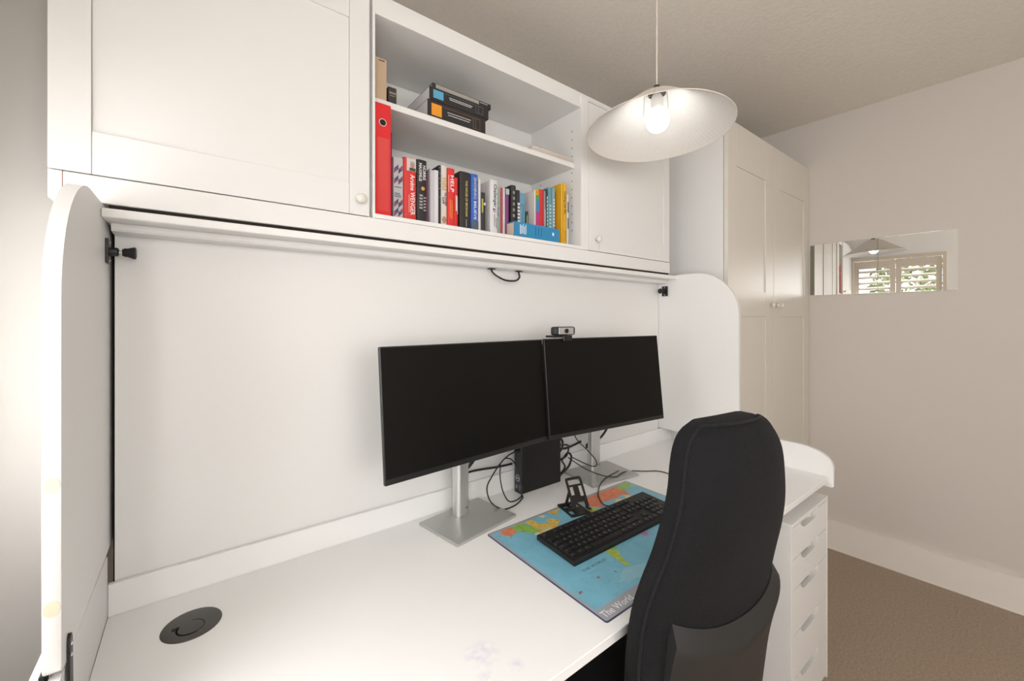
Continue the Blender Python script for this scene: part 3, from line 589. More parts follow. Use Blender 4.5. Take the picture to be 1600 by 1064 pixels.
# ================================================================ keyboard
KW, KD = 0.455, 0.136
kb = thing('keyboard', 'full size black wired keyboard resting on the world map mat', 'keyboard', (0.704+KW/2, 0.738, 0.7742), R(-0.8))
tiltk = Matrix.Rotation(R(4.2), 4, 'X')
kbm = prism([(-KD/2, 0.0), (KD/2, 0.006), (KD/2, 0.0175), (-KD/2+0.004, 0.011), (-KD/2, 0.008)], 'x', -KW/2, KW/2, 0.001)
body = obj('body', kbm, M['black'], kb, local=True)
U = 0.01905
kmeshes = {}
def keymesh(w_):
    k = round(w_, 3)
    if k not in kmeshes:
        bm = bmesh.new(); ww = w_*U-0.0022; dd = U-0.0026; h = 0.0042
        lo = [bm.verts.new((sx*ww/2, sy*dd/2, 0)) for sx, sy in ((-1, -1), (1, -1), (1, 1), (-1, 1))]
        hi = [bm.verts.new((sx*(ww/2-0.0016), sy*(dd/2-0.0014)+0.0003, h)) for sx, sy in ((-1, -1), (1, -1), (1, 1), (-1, 1))]
        bm.faces.new(lo[::-1]); bm.faces.new(hi)
        for i in range(4): bm.faces.new((lo[i], lo[(i+1) % 4], hi[(i+1) % 4], hi[i]))
        me = bpy.data.meshes.new('key'); bm.to_mesh(me); bm.free(); me.materials.append(M['key']); kmeshes[k] = me
    return kmeshes[k]
legbm = bmesh.new(); tcache = {}
def ktop(x, y): 
    f = (y+KD/2)/KD; return 0.011+(0.0175-0.011)*f+0.0002
ang = math.atan2(0.0065, KD)
def key(x, y, w_=1.0, s=None):
    o = bpy.data.objects.new('key', keymesh(w_)); z = ktop(x, y)
    mm = Matrix.Translation((x+w_*U/2, y, z)) @ Matrix.Rotation(ang, 4, 'X'); link(o, kb, mm)
    if s:
        if s not in tcache: tcache[s] = text_mesh(s, 0.0062 if len(s) < 2 else 0.0036, 0.0)
        tmp = bmesh.new(); tmp.from_mesh(tcache[s]); tmp.transform(mm @ Matrix.Translation((-w_*U/2+0.0042, -0.001, 0.00435)))
        me = bpy.data.meshes.new('x'); tmp.to_mesh(me); tmp.free(); legbm.from_mesh(me); bpy.data.meshes.remove(me)
x0 = -KW/2+0.008; ys = [0.050, 0.0275, 0.0275-U, 0.0275-2*U, 0.0275-3*U, 0.0275-4*U]
yy = ys[0]+0.002
key(x0, yy, 1, 'Esc')
for g_, st in enumerate((2, 6.5, 11)):
    for i in range(4): key(x0+(st+i)*U, yy, 1, 'F%d' % (g_*4+i+1))
rowdefs = [[(1, '`')]+[(1, c) for c in '1234567890-=']+[(2, 'Back')], [(1.5, 'Tab')]+[(1, c) for c in 'QWERTYUIOP[]'], [(1.75, 'Caps')]+[(1, c) for c in "ASDFGHJKL;'#"], [(1.25, 'Sh'), (1, '\\')]+[(1, c) for c in 'ZXCVBNM,./']+[(2.75, 'Shift')], [(1.25, 'Ctrl'), (1.25, 'Win'), (1.25, 'Alt'), (6.25, None), (1.25, 'AltG'), (1.25, 'Win'), (1.25, 'M'), (1.25, 'Ctrl')]]
for r_, row in enumerate(rowdefs):
    x = x0
    for w_, s in row: key(x, ys[r_+1], w_, s); x += w_*U
key(x0+13.5*U, ys[2], 1.5, None); key(x0+13.75*U, ys[3], 1.25, 'Ent')
xn = x0+15.3*U
for i, s in enumerate(('Ins', 'Hom', 'PgU')): key(xn+i*U, ys[1], 1, s); key(xn+i*U, yy, 1, ('Prt', 'Scr', 'Pau')[i])
for i, s in enumerate(('Del', 'End', 'PgD')): key(xn+i*U, ys[2], 1, s)
key(xn+U, ys[4], 1, '^')
for i, s in enumerate('<v>'): key(xn+i*U, ys[5], 1, s)
xp = x0+18.6*U
for i, row in enumerate((('Num', '/', '*', '-'), '789+', '456', '123', '0')):
    for j, s in enumerate(row): key(xp+j*U, ys[i+1], 2 if s == '0' else 1, s)
key(xp+2*U, ys[5], 1, '.'); key(xp+3*U, ys[4], 1, 'Ent')
obj('key_legends', legbm, M['legend'], kb, local=True, kind='stuff')

# ================================================================ folding phone stand
ps = thing('phone_stand', 'black metal folding phone stand, empty, behind the keyboard', 'phone stand', (0.915, 0.875, 0.7741), R(-14))
def plate(holes, w_, h_, th, r=0.006):
    """flat plate in local XZ-style plane: outline rrect w x h with rectangular holes, built from strips"""
    xs = sorted({-w_/2, w_/2, *[v for q in holes for v in q[:2]]}); zs_ = sorted({0, h_, *[v for q in holes for v in q[2:]]})
    bm = bmesh.new(); V = {}
    def gv(x, z, s): 
        k = (round(x, 5), round(z, 5), s)
        if k not in V:
            xx, zz = x, z
            if abs(x) > w_/2-1e-6 and z > h_-1e-6: xx = x*0.93; zz = z-0.001
            V[k] = bm.verts.new((xx, s*th/2, zz))
        return V[k]
    cells = {}
    for i in range(len(xs)-1):
        for j in range(len(zs_)-1):
            cx, cz = (xs[i]+xs[i+1])/2, (zs_[j]+zs_[j+1])/2
            if not any(q[0] < cx < q[1] and q[2] < cz < q[3] for q in holes): cells[i, j] = 1
    for (i, j) in cells:
        a, b, c, d_ = xs[i], xs[i+1], zs_[j], zs_[j+1]
        for s in (-1, 1): bm.faces.new([gv(a, c, s), gv(b, c, s), gv(b, d_, s), gv(a, d_, s)])
        for (di, dj, p, q) in ((-1, 0, (a, c), (a, d_)), (1, 0, (b, c), (b, d_)), (0, -1, (a, c), (b, c)), (0, 1, (a, d_), (b, d_))):
            if (i+di, j+dj) not in cells: bm.faces.new([gv(*p, -1), gv(*q, -1), gv(*q, 1), gv(*p, 1)])
    return bm
b = plate([(-0.026, -0.008, 0.058, 0.080), (-0.026, -0.012, 0.014, 0.036), (0.014, 0.026, 0.05, 0.078), (-0.004, 0.010, 0.066, 0.078)], 0.068, 0.090, 0.002)
b.transform(Matrix.Translation((0, -0.040, 0.0011)) @ Matrix.Rotation(R(-90), 4, 'X')); 
base = obj('foot_plate', b, M['blacksatin'], ps, local=True)
b = tube([(-0.012, 0.030, 0.004), (-0.010, 0.013, 0.052)], 0.0045, 8, smooth=False); obj('strut', b, M['blacksatin'], ps, local=True)
b = tube([(-0.024, 0.031, 0.004), (0.0, 0.031, 0.004)], 0.005, 12, smooth=False); obj('hinge', b, M['blacksatin'], ps, local=True)
b = plate([(-0.021, 0.021, 0.068, 0.082), (-0.021, -0.009, 0.038, 0.062), (0.010, 0.022, 0.032, 0.062), (-0.015, 0.017, 0, 0.016)], 0.058, 0.090, 0.002)
b.transform(Matrix.Translation((0.014, -0.016, 0.011)) @ Matrix.Rotation(R(-33), 4, 'X')); bp_ = obj('back_plate', b, M['blacksatin'], ps, local=True)
for x in (-0.013, 0.034):
    b = box(x-0.006, x+0.006, -0.036, -0.016, 0.0095, 0.0115); obj('hook', b, M['blacksatin'], ps, local=True)

# ================================================================ pendant lamp
LX, LY = 1.157, 0.749
lp = thing('pendant_lamp', 'lit pendant lamp with a wide cream pleated shade hanging over the desk', 'lamp', (LX, LY, CEIL))
obj('cord', tube([(LX, LY, CEIL-0.02), (LX, LY, 2.098)], 0.0022, 8, smooth=False), M['cord'], lp)
b = lathe([(0.001, -0.035), (0.02, -0.033), (0.042, -0.018), (0.05, -0.0005)], 28); b.transform(Matrix.Translation((LX, LY, CEIL))); obj('ceiling_rose', b, M['frame'], lp, smooth=40)
tl = Matrix.Translation((LX, LY, 2.084)) @ Matrix.Rotation(-0.042, 4, 'X') @ Matrix.Rotation(0.0235, 4, 'Y')
prof = [(0.026, -0.013), (0.045, -0.018), (0.070, -0.032), (0.105, -0.058), (0.145, -0.088), (0.185, -0.114), (0.2195, -0.135)]
N = 176; bm = bmesh.new(); outer, inner = [], []
for k, (r, z) in enumerate(prof):
    ro, ri = [], []
    for i in range(N):
        a = 2*math.pi*i/N; pl_a = 0.0009*(1 if i % 2 else -1)*(0.4+0.6*r/0.22); amp = 0.0005*math.sin(5*a+0.6)*(r/0.22)**2
        sag = 0.0006*math.sin(3*a+1)*(r/0.22)
        ro.append(bm.verts.new(((r)*math.cos(a), (r)*math.sin(a), z+amp+sag+pl_a))); ri.append(bm.verts.new(((r-0.0004)*math.cos(a), (r-0.0004)*math.sin(a), z+amp+sag+pl_a*0.25-0.0014)))
    outer.append(ro); inner.append(ri)
for A in (outer, inner):
    for p, q in zip(A, A[1:]):
        for i in range(N): bm.faces.new((p[i], p[(i+1) % N], q[(i+1) % N], q[i]))
for A, B in ((outer[0], inner[0]), (outer[-1], inner[-1])):
    for i in range(N): bm.faces.new((A[i], A[(i+1) % N], B[(i+1) % N], B[i]))
bm.transform(tl); sh = obj('lamp_shade', bm, M['shade'], lp)
rim = bmesh.new(); pts = []
for i in range(90):
    a = 2*math.pi*i/89; pts.append(tl @ Vector((0.2198*math.cos(a), 0.2198*math.sin(a), -0.1355+0.0005*math.sin(5*a+0.6)+0.0006*math.sin(3*a+1))))
tube(pts, 0.0014, 6, smooth=False, bm=rim); obj('rim_wire', rim, M['cord'], sh)
b = lathe([(0.027, -0.016), (0.027, -0.012), (0.016, -0.010), (0.012, 0.004), (0.009, 0.012), (0.003, 0.015)], 24); b.transform(tl); obj('hub_cap', b, mat('dark_brown_cap', (0.05, 0.032, 0.026), 0.4), lp, smooth=40)
b = lathe([(0.018, -0.064), (0.0185, -0.03), (0.014, -0.018)], 24); b.transform(tl); obj('lamp_holder', b, M['frame'], lp, smooth=40)
b = lathe([(0.001, -0.138), (0.013, -0.1355), (0.025, -0.128), (0.033, -0.115), (0.0355, -0.101), (0.033, -0.087), (0.025, -0.074), (0.016, -0.066)], 28); b.transform(tl); obj('bulb', b, M['bulb'], lp, smooth=True)
for k in range(3):
    a = R(20+120*k); c, s = math.cos(a), math.sin(a)
    obj('wire_strut', tube([tl @ Vector((0.018*c, 0.018*s, -0.020)), tl @ Vector((0.040*c, 0.040*s, -0.024)), tl @ Vector((0.043*c, 0.043*s, -0.085))], 0.0009, 6, smooth=False), M['wire'], lp)

# ================================================================ books
YSP = 1.10
def book(name, x0, x1, top, cover, label, y=YSP, depth=0.13, z0=1.6345, group='books standing on the lower shelf', pages=None, lean=0, rnd=True):
    t = thing(name, label, 'book', ((x0+x1)/2, y, z0), 0, group)
    c = 0.0016 if (x1-x0) > 0.009 else 0.001; m = cm(cover) if isinstance(cover, tuple) else cover
    x0 += 0.0003; x1 -= 0.0003; w_ = x1-x0; rr = min(0.004, w_*0.35) if rnd else 0.0005
    # cover wraps spine and both boards
    n = 6; arc = [( (x0+x1)/2+(w_/2)*math.cos(R(180+180*i/n)), y+rr+rr*math.sin(R(180+180*i/n))) for i in range(n+1)]
    outl = arc+[(x1, y+depth), (x1-c, y+depth), (x1-c, y+rr+0.001), (x0+c, y+rr+0.001), (x0+c, y+depth), (x0, y+depth)]
    cv = obj('cover', prism(outl, 'z', z0, top), m, t)
    obj('pages', box(x0+c, x1-c, y+rr+0.0012, y+depth-0.003, z0+0.002, top-0.002), pages or M['paper'], t)
    return t, y
def stext(t, s, size, x, z, colr, width=None, bold=0.0, y=YSP): return text('lettering', s, size, (x, y-0.0004, z), SPINE, cm(colr), t, width=width, bold=bold, depth=0.0004)
def bars(t, rects, colr, y=YSP, name='spine_print'):
    b = bmesh.new()
    for x0, x1, z0, z1 in rects: abox(b, x0, x1, y-0.0007, y+0.0012, z0, z1)
    return obj(name, b, cm(colr), t)
# red lever-arch file
bi = thing('lever_arch_file', 'tall red lever arch file at the left end of the lower shelf', 'file', (0.40, 1.09, 1.6345))
sp = obj('spine', box(0.3790, 0.4215, 1.088, 1.0905, 1.6345, 1.9375, 0.0006), cm((0.70, 0.015, 0.02), 0.3), bi)
obj('board', box(0.3790, 0.3812, 1.0907, 1.35, 1.6345, 1.9375), cm((0.70, 0.015, 0.02), 0.3), bi); obj('board', box(0.4193, 0.4215, 1.0907, 1.35, 1.6345, 1.9375), cm((0.70, 0.015, 0.02), 0.3), bi)
obj('papers', box(0.383, 0.417, 1.12, 1.33, 1.637, 1.90), M['paper'], bi)
b = lathe([(0.0105, 0), (0.0105, 0.0014), (0.0085, 0.0014), (0.0085, 0.0)], 28, caps=False); b.transform(Matrix.Translation((0.3985, 1.0880, 1.886)) @ Matrix.Rotation(R(90), 4, 'X')); obj('finger_ring', b, M['chrome'], sp, smooth=30)
b = lathe([(0.0084, 0), (0.0084, 0.0005)], 24); b.transform(Matrix.Translation((0.3985, 1.0880, 1.886)) @ Matrix.Rotation(R(90), 4, 'X')); obj('finger_hole', b, M['gap'], sp)
obj('label_pocket', box(0.384, 0.4165, 1.0872, 1.0879, 1.648, 1.845), cm((0.66, 0.06, 0.055), 0.15), sp)
book('book', 0.4235, 0.4325, 1.874, (0.11, 0.045, 0.16), 'thin dark purple book squeezed beside the red file', y=1.105, depth=0.16)
t, _ = book('book', 0.4335, 0.4615, 1.808, (0.47, 0.45, 0.46), 'grey paperback with a navy and maroon triangle pattern on its spine', rnd=False)
tri = {0: [], 1: []}
for zc in (1.775, 1.745, 1.655, 1.680): 
    for s, (dx, dz) in enumerate(((-1, 1), (1, 1), (1, -1), (-1, -1))):
        tri[s % 2].append([(0.4475, zc), (0.4475+dx*0.0125, zc), (0.4475+dx*0.0125 if s % 2 else 0.4475, zc+dz*0.0135)])
for k, c in ((0, (0.05, 0.06, 0.14)), (1, (0.26, 0.07, 0.10))):
    b = bmesh.new()
    for p in tri[k]: 
        b.faces.new([b.verts.new((x, YSP-0.0006, z)) for x, z in p])
    obj('spine_print', b, cm(c), t)
bars(t, [(0.437, 0.456, 1.7235, 1.7255), (0.437, 0.452, 1.706, 1.708), (0.437, 0.455, 1.7015, 1.7035), (0.437, 0.456, 1.697, 1.699)], (0.08, 0.08, 0.1))
t, _ = book('book', 0.4640, 0.5020, 1.815, (0.62, 0.035, 0.03), 'thick red hardback with white lettering and a portrait at the head of its spine')
bars(t, [(0.4725, 0.5000, 1.778, 1.8135)], (0.60, 0.57, 0.56)); 
b = lathe([(0.0068, 0), (0.0068, 0.0008)], 20); b.transform(Matrix.Translation((0.489, YSP-0.0008, 1.796)) @ Matrix.Rotation(R(90), 4, 'X') @ Matrix.Diagonal((1, 1.35, 1, 1))); obj('portrait_print', b, cm((0.42, 0.25, 0.19)), t)
bars(t, [(0.480, 0.4985, 1.7785, 1.787)], (0.05, 0.055, 0.05), y=YSP-0.0004, name='portrait_print'); bars(t, [(0.483, 0.495, 1.802, 1.8065)], (0.42, 0.41, 0.40), y=YSP-0.001, name='portrait_print')
stext(t, 'Arsène WENGER', 0.019, 0.4835, 1.768, (0.85, 0.82, 0.80), width=0.115, bold=0.0001)
bars(t, [(0.4785, 0.4800, 1.66, 1.71)], (0.75, 0.45, 0.42))
t, _ = book('book', 0.5035, 0.5350, 1.818, (0.018, 0.018, 0.020), 'black hardback titled in white capitals with a small gold emblem')
stext(t, 'MAXIMUS', 0.0125, 0.5095, 1.808, (0.8, 0.8, 0.8), width=0.052, bold=0.0001); stext(t, 'NORRIS', 0.0125, 0.5215, 1.803, (0.8, 0.8, 0.8), width=0.042, bold=0.0001)
b = lathe([(0.0055, 0), (0.0055, 0.0008)], 18); b.transform(Matrix.Translation((0.5215, YSP-0.0004, 1.735)) @ Matrix.Rotation(R(90), 4, 'X')); obj('emblem', b, cm((0.62, 0.33, 0.06)), t)
bars(t, [(0.511, 0.521, 1.712-0.009*i, 1.717-0.009*i) for i in range(5)]+[(0.524, 0.531, 1.707-0.009*i, 1.711-0.009*i) for i in range(5)], (0.35, 0.35, 0.36))
book('book', 0.5365, 0.5430, 1.785, (0.20, 0.045, 0.09), 'thin maroon paperback between the black book and the white page block', y=1.11)
# hardback turned with its page edges outwards
t = thing('book', 'hardback shelved page edges outward in a black jacket with white dots', 'book', (0.56, 1.10, 1.6345), 0, 'books standing on the lower shelf')
obj('cover', box(0.5715, 0.5790, 1.099, 1.235, 1.6345, 1.815, 0.0006), cm((0.02, 0.018, 0.03)), t)
obj('cover', box(0.5445, 0.5455, 1.101, 1.235, 1.6345, 1.800), cm((0.45, 0.43, 0.46)), t)
obj('pages', box(0.5460, 0.5580, 1.101, 1.23, 1.6345, 1.796), cm((0.52, 0.50, 0.54)), t); obj('pages', box(0.5582, 0.5710, 1.100, 1.23, 1.6345, 1.798), cm((0.66, 0.66, 0.68)), t)
bars(t, [(0.5745+dx, 0.5757+dx, z, z+0.0015) for dx, z in ((0, 1.807), (0.001, 1.79), (-0.001, 1.775), (0.001, 1.762), (0, 1.745), (0.0015, 1.72))], (0.8, 0.8, 0.82), y=1.0985)
t, _ = book('book', 0.5805, 0.6015, 1.818, (0.66, 0.61, 0.55), 'cream spine lettered in gold and black with a bald head pictured at its foot')
stext(t, 'TYSON', 0.009, 0.5835, 1.782, (0.55, 0.34, 0.08), width=0.038, bold=0.0001); stext(t, 'FURY', 0.0125, 0.5905, 1.782, (0.55, 0.34, 0.08), width=0.040, bold=0.0001)
stext(t, 'GLOVES', 0.0095, 0.5925, 1.738, (0.05, 0.05, 0.05), width=0.040, bold=0.0001); stext(t, 'OFF', 0.0095, 0.5840, 1.724, (0.05, 0.05, 0.05), width=0.022, bold=0.0001)
b = lathe([(0.0072, 0), (0.0072, 0.0008)], 20); b.transform(Matrix.Translation((0.591, YSP-0.0004, 1.655)) @ Matrix.Rotation(R(90), 4, 'X') @ Matrix.Diagonal((1, 1.4, 1, 1))); obj('portrait_print', b, cm((0.42, 0.24, 0.15)), t)
t, _ = book('book', 0.6025, 0.6280, 1.815, (0.68, 0.025, 0.025), 'red paperback with HELP in large white letters')
stext(t, 'HELP', 0.0165, 0.6125, 1.795, (0.9, 0.88, 0.86), width=0.050, bold=0.0001)
bars(t, [(0.6060, 0.6075, 1.742, 1.793)], (0.8, 0.5, 0.45)); bars(t, [(0.6105, 0.6118, 1.665, 1.72), (0.6165, 0.6180, 1.662, 1.718)], (0.80, 0.42, 0.05))
t, _ = book('book', 0.6290, 0.6435, 1.793, (0.64, 0.022, 0.022), 'shorter red paperback with small white print, beside HELP', y=1.106)
bars(t, [(0.634, 0.6375, 1.69, 1.738), (0.6395, 0.6405, 1.68, 1.735)], (0.8, 0.7, 0.68), y=1.106)
t, _ = book('book', 0.6460, 0.6855, 1.815, (0.022, 0.019, 0.018), 'thick black hardback titled in pale gold, left of the blue one')
stext(t, 'THE HOUSE OF BECKHAM', 0.0100, 0.6655, 1.789, (0.60, 0.50, 0.16), width=0.112, bold=0.0001)
bars(t, [(0.667, 0.669, 1.645, 1.668)], (0.35, 0.34, 0.32))
t, _ = book('book', 0.6870, 0.7130, 1.816, (0.03, 0.11, 0.48), 'blue hardback with a grey foot to its spine')
stext(t, 'ZINCHENKO', 0.0125, 0.6965, 1.806, (0.62, 0.64, 0.38), width=0.070, bold=0.0001); stext(t, 'BELIEVE', 0.0125, 0.6965, 1.731, (0.72, 0.76, 0.82), width=0.058, bold=0.0001)
bars(t, [(0.6885, 0.7115, 1.6355, 1.667)], (0.07, 0.12, 0.14))
book('book', 0.7140, 0.7235, 1.803, (0.62, 0.60, 0.62), 'thin blank white book right of the blue one')
t, _ = book('book', 0.7265, 0.7445, 1.766, (0.035, 0.030, 0.028), 'small dark paperback with a pale badge on its spine', y=1.105)
bars(t, [(0.729, 0.7345, 1.70, 1.745)], (0.42, 0.42, 0.10), y=1.105); bars(t, [(0.737, 0.7435, 1.725, 1.733)], (0.75, 0.66, 0.62), y=1.105)
t, _ = book('book', 0.7600, 0.7905, 1.812, (0.66, 0.645, 0.66), 'thick white hardback titled in black down the spine, with a small flag')
stext(t, 'Challenger', 0.0155, 0.7735, 1.800, (0.04, 0.04, 0.05), width=0.075, bold=0.0001)
bars(t, [(0.770, 0.782, 1.708, 1.710), (0.770, 0.782, 1.7125, 1.7145), (0.770, 0.782, 1.717, 1.719)], (0.5, 0.12, 0.12)); bars(t, [(0.770, 0.7755, 1.7135, 1.7195)], (0.08, 0.1, 0.3), y=YSP-0.0003); bars(t, [(0.7745, 0.7765, 1.66, 1.70), (0.782, 0.7838, 1.655, 1.69)], (0.15, 0.14, 0.16))
t, _ = book('book', 0.7925, 0.8290, 1.805, (0.30, 0.42, 0.33), 'mottled green book with a crimson spine edge, beside the thick white one', y=1.13, depth=0.15)
bars(t, [(0.8215, 0.829, 1.635, 1.805)], (0.50, 0.05, 0.10), y=1.13)
bars(t, [(0.7935+random.random()*0.02, 0.7965+random.random()*0.022, z, z+0.006) for z in [1.65+0.008*i for i in range(16)]], (0.10, 0.22, 0.30), y=1.13)
book('book', 0.8300, 0.8390, 1.805, (0.70, 0.62, 0.62), 'narrow pinkish white book between the green and the purple ones', y=1.125)
t, _ = book('book', 0.8400, 0.8560, 1.805, (0.20, 0.05, 0.18), 'purple paperback with a mint band at its head', y=1.125)
bars(t, [(0.8410, 0.8550, 1.785, 1.8045)], (0.35, 0.50, 0.45), y=1.125)
t, _ = book('book', 0.8615, 0.8830, 1.820, (0.025, 0.020, 0.022), 'tall black paperback right of the purple one', y=1.12)
bars(t, [(0.868, 0.876, 1.79-0.02*i, 1.80-0.02*i) for i in range(5)], (0.28, 0.27, 0.27), y=1.12)
t, _ = book('book', 0.8840, 0.9010, 1.807, (0.022, 0.020, 0.022), 'slightly shorter black paperback with broad white lettering marks', y=1.12)
bars(t, [(0.889, 0.898, 1.755-0.012*i, 1.763-0.012*i) for i in range(6)], (0.7, 0.7, 0.7), y=1.12)
t, _ = book('book', 0.9150, 0.9500, 1.812, (0.16, 0.36, 0.50), 'wide light blue book with a thin curved line on it', y=1.15, depth=0.12)
obj('line_print', tube([(0.922, 1.1494, 1.75), (0.926, 1.1494, 1.768), (0.934, 1.1494, 1.770), (0.938, 1.1494, 1.755), (0.934, 1.1494, 1.72), (0.938, 1.1494, 1.69)], 0.0006, 5), cm((0.05, 0.10, 0.16)), t)
t, _ = book('book', 0.9520, 0.9640, 1.750, (0.035, 0.05, 0.04), 'short dark green book behind the flat blue one', y=1.15, depth=0.12)
bars(t, [(0.955, 0.959, 1.69, 1.735)], (0.25, 0.45, 0.25), y=1.15)
t, _ = book('book', 0.9655, 0.9720, 1.823, (0.70, 0.62, 0.60), 'thin pinkish white book left of the rainbow spine', y=1.12)
t, _ = book('book', 0.9735, 0.9895, 1.826, (0.62, 0.52, 0.02), 'paperback with a rainbow banded spine', y=1.12)
for c, a, b_ in (((0.70, 0.22, 0.02), 1.812, 1.822), ((0.04, 0.35, 0.10), 1.790, 1.806), ((0.04, 0.22, 0.48), 1.745, 1.790), ((0.50, 0.03, 0.25), 1.695, 1.745), ((0.62, 0.06, 0.03), 1.675, 1.695)): bars(t, [(0.9745, 0.9885, a, b_)], c, y=1.12)
book('book', 0.9905, 1.0120, 1.830, (0.56, 0.025, 0.03), 'plain red paperback right of the rainbow spine', y=1.12)
t, _ = book('book', 1.0130, 1.0215, 1.829, (0.30, 0.26, 0.27), 'thin grey paperback between the plain red and black ones', y=1.12)
bars(t, [(1.0165, 1.019, 1.70, 1.76)], (0.65, 0.6, 0.6), y=1.12)
t, _ = book('book', 1.0225, 1.0335, 1.836, (0.03, 0.03, 0.035), 'black paperback with close white print, left of the teal books', y=1.12)
bars(t, [(1.0265, 1.030, 1.80-0.014*i, 1.81-0.014*i) for i in range(9)], (0.65, 0.65, 0.65), y=1.12)
t, _ = book('book', 1.0345, 1.0540, 1.846, (0.12, 0.30, 0.36), 'dusty teal paperback, the left of two teal books', y=1.12)
bars(t, [(1.040, 1.048, 1.775-0.013*i, 1.782-0.013*i) for i in range(7)], (0.45, 0.62, 0.66), y=1.12)
t, _ = book('book', 1.0550, 1.0700, 1.850, (0.18, 0.35, 0.40), 'teal paperback with a white patterned spine, the right of two teal books', y=1.12)
bars(t, [(1.059, 1.066, 1.80-0.012*i, 1.807-0.012*i) for i in range(9)], (0.66, 0.66, 0.64), y=1.12)
book('book', 1.0705, 1.0835, 1.838, (0.32, 0.05, 0.02), 'rust red book half hidden behind the yellow one', y=1.13)
t, _ = book('book', 1.0840, 1.1110, 1.866, (0.74, 0.40, 0.015), 'tall yellow hardback at the right end of the row', y=1.10, depth=0.15)
stext(t, 'Cooking with Fire', 0.0135, 1.0960, 1.838, (0.09, 0.06, 0.02), width=0.085, bold=0.0001, y=1.10)
bars(t, [(1.0885, 1.0892, 1.636, 1.864)], (0.36, 0.19, 0.01)); bars(t, [(1.099, 1.102, 1.65, 1.69)], (0.4, 0.22, 0.02))
t, _ = book('book', 1.1120, 1.1215, 1.828, (0.62, 0.60, 0.60), 'thin white magazine with dark patches at the far right of the row', y=1.10)
bars(t, [(1.114, 1.120, 1.70, 1.74), (1.114, 1.120, 1.76, 1.80)], (0.12, 0.14, 0.17))
# book lying flat in front of the row
t = thing('book', 'blue paperback lying flat in front of the standing books, spine outward', 'book', (0.945, 1.078, 1.6345), 0)
z0, z1 = 1.6345, 1.684
obj('cover', prism([(1.0735, z0), (1.210, z0), (1.210, z0+0.0012), (1.077, z0+0.0012), (1.0755, (z0+z1)/2), (1.077, z1-0.0012), (1.210, z1-0.0012), (1.210, z1), (1.0735, z1)], 'x', 0.838, 1.043), cm((0.03, 0.24, 0.47), 0.35), t) if False else None
b = prism([(1.0735, z0+0.004), (1.0745, z0+0.001), (1.118, z0), (1.118, z0+0.0012), (1.0765, z0+0.003), (1.0765, z1-0.003), (1.118, z1-0.0012), (1.118, z1), (1.0745, z1-0.001), (1.0735, z1-0.004)], 'x', 0.838, 1.043)
obj('cover', b, cm((0.03, 0.24, 0.47), 0.35), t)
obj('pages', box(0.8395, 1.0415, 1.0768, 1.1175, z0+0.0035, z1-0.0035), cm((0.66, 0.53, 0.44)), t)
poly = [[(x, z), (x+0.0022, z), (x+0.0022, z+h), (x, z+h)] for x, z, h in [(0.862+0.006*i, 1.643+0.0015*(i % 3), 0.032-0.005*(i % 2)) for i in range(5)]]
bars(t, [(p[0][0], p[1][0], p[0][1], p[2][1]) for p in poly]+[(1.010, 1.017, 1.655, 1.666)], (0.80, 0.84, 0.86), y=1.0733)
bars(t, [(0.93+0.014*i, 0.9315+0.014*i, 1.645, 1.675) for i in range(3)], (0.02, 0.10, 0.26), y=1.0733)
# ------------------------------------------------ upper shelf
bx = thing('cardboard_box', 'slim upright kraft box with a slot, at the left end of the upper shelf', 'box', (0.41, 1.12, 1.9575))
obj('body', box(0.390, 0.4215, 1.12, 1.30, 1.9575, 2.079, 0.0006), M['cardboard'], bx)
obj('slot', box(0.399, 0.416, 1.1193, 1.1206, 2.0715, 2.0738), M['gap'], bx)
sb = thing('small_box', 'little black patterned box beside the kraft box', 'box', (0.46, 1.17, 1.9575))
obj('body', box(0.4455, 0.4705, 1.17, 1.21, 1.9575, 2.038, 0.0006), cm((0.05, 0.04, 0.038)), sb)
bars(sb, [(0.449+0.004*i, 0.4515+0.004*i, 2.018, 2.024) for i in range(5)]+[(0.450, 0.466, 2.012, 2.0135), (0.452, 0.464, 1.985, 1.9865)], (0.45, 0.40, 0.32), y=1.17)
def thick(label, x0, x1, z0, z1, y, chip, rz, xfull=None, prn=(0.62, 0.62, 0.62), edge=(0.35, 0.18, 0.08)):
    t = thing('textbook', label, 'book', (x0, y, z0), rz, 'pile of textbooks on the upper shelf')
    w_, h = x1-x0, z1-z0; dpt = 0.17
    b = prism([(0.0, 0.001), (0.001, 0), (dpt, 0), (dpt, 0.0006), (0.003, 0.001), (0.003, h-0.001), (dpt, h-0.0006), (dpt, h), (0.001, h), (0.0, h-0.001)], 'x', 0, w_)
    obj('cover', b, cm((0.022, 0.019, 0.021), 0.35), t, local=True)
    obj('pages', box(0.0003, w_-0.0003, 0.0035, dpt-0.0005, 0.0012, h-0.0012), cm((0.78, 0.76, 0.78)), t, local=True)
    if chip:
        b = box(0.012, 0.046, -0.0007, 0.001, h*0.20, h*0.83); obj('colour_label', b, cm(chip), t, local=True)
        b = bmesh.new()
        for i, (a, c, zz) in enumerate(((0.066, 0.150, 0.60), (0.068, 0.146, 0.47))): 
            x = a
            while x < c: l = random.uniform(0.002, 0.006); abox(b, x, min(x+l, c), -0.0006, 0.001, h*zz-0.0012, h*zz+0.0012); x += l+0.0012
        obj('title_print', b, cm(prn), t, local=True)
        b = bmesh.new()
        for a in (0.160, 0.170, 0.186): abox(b, w_*a/0.208, w_*a/0.208+0.0006, -0.0005, 0.001, h*0.22, h*0.80)
        abox(b, w_*0.160/0.208, w_*0.186/0.208, -0.0005, 0.001, h*0.22, h*0.22+0.0006); abox(b, 0.05, w_*0.186/0.208, -0.0005, 0.001, h*0.80, h*0.80+0.0006)
        obj('rule_print', b, cm(edge), t, local=True)
    return t
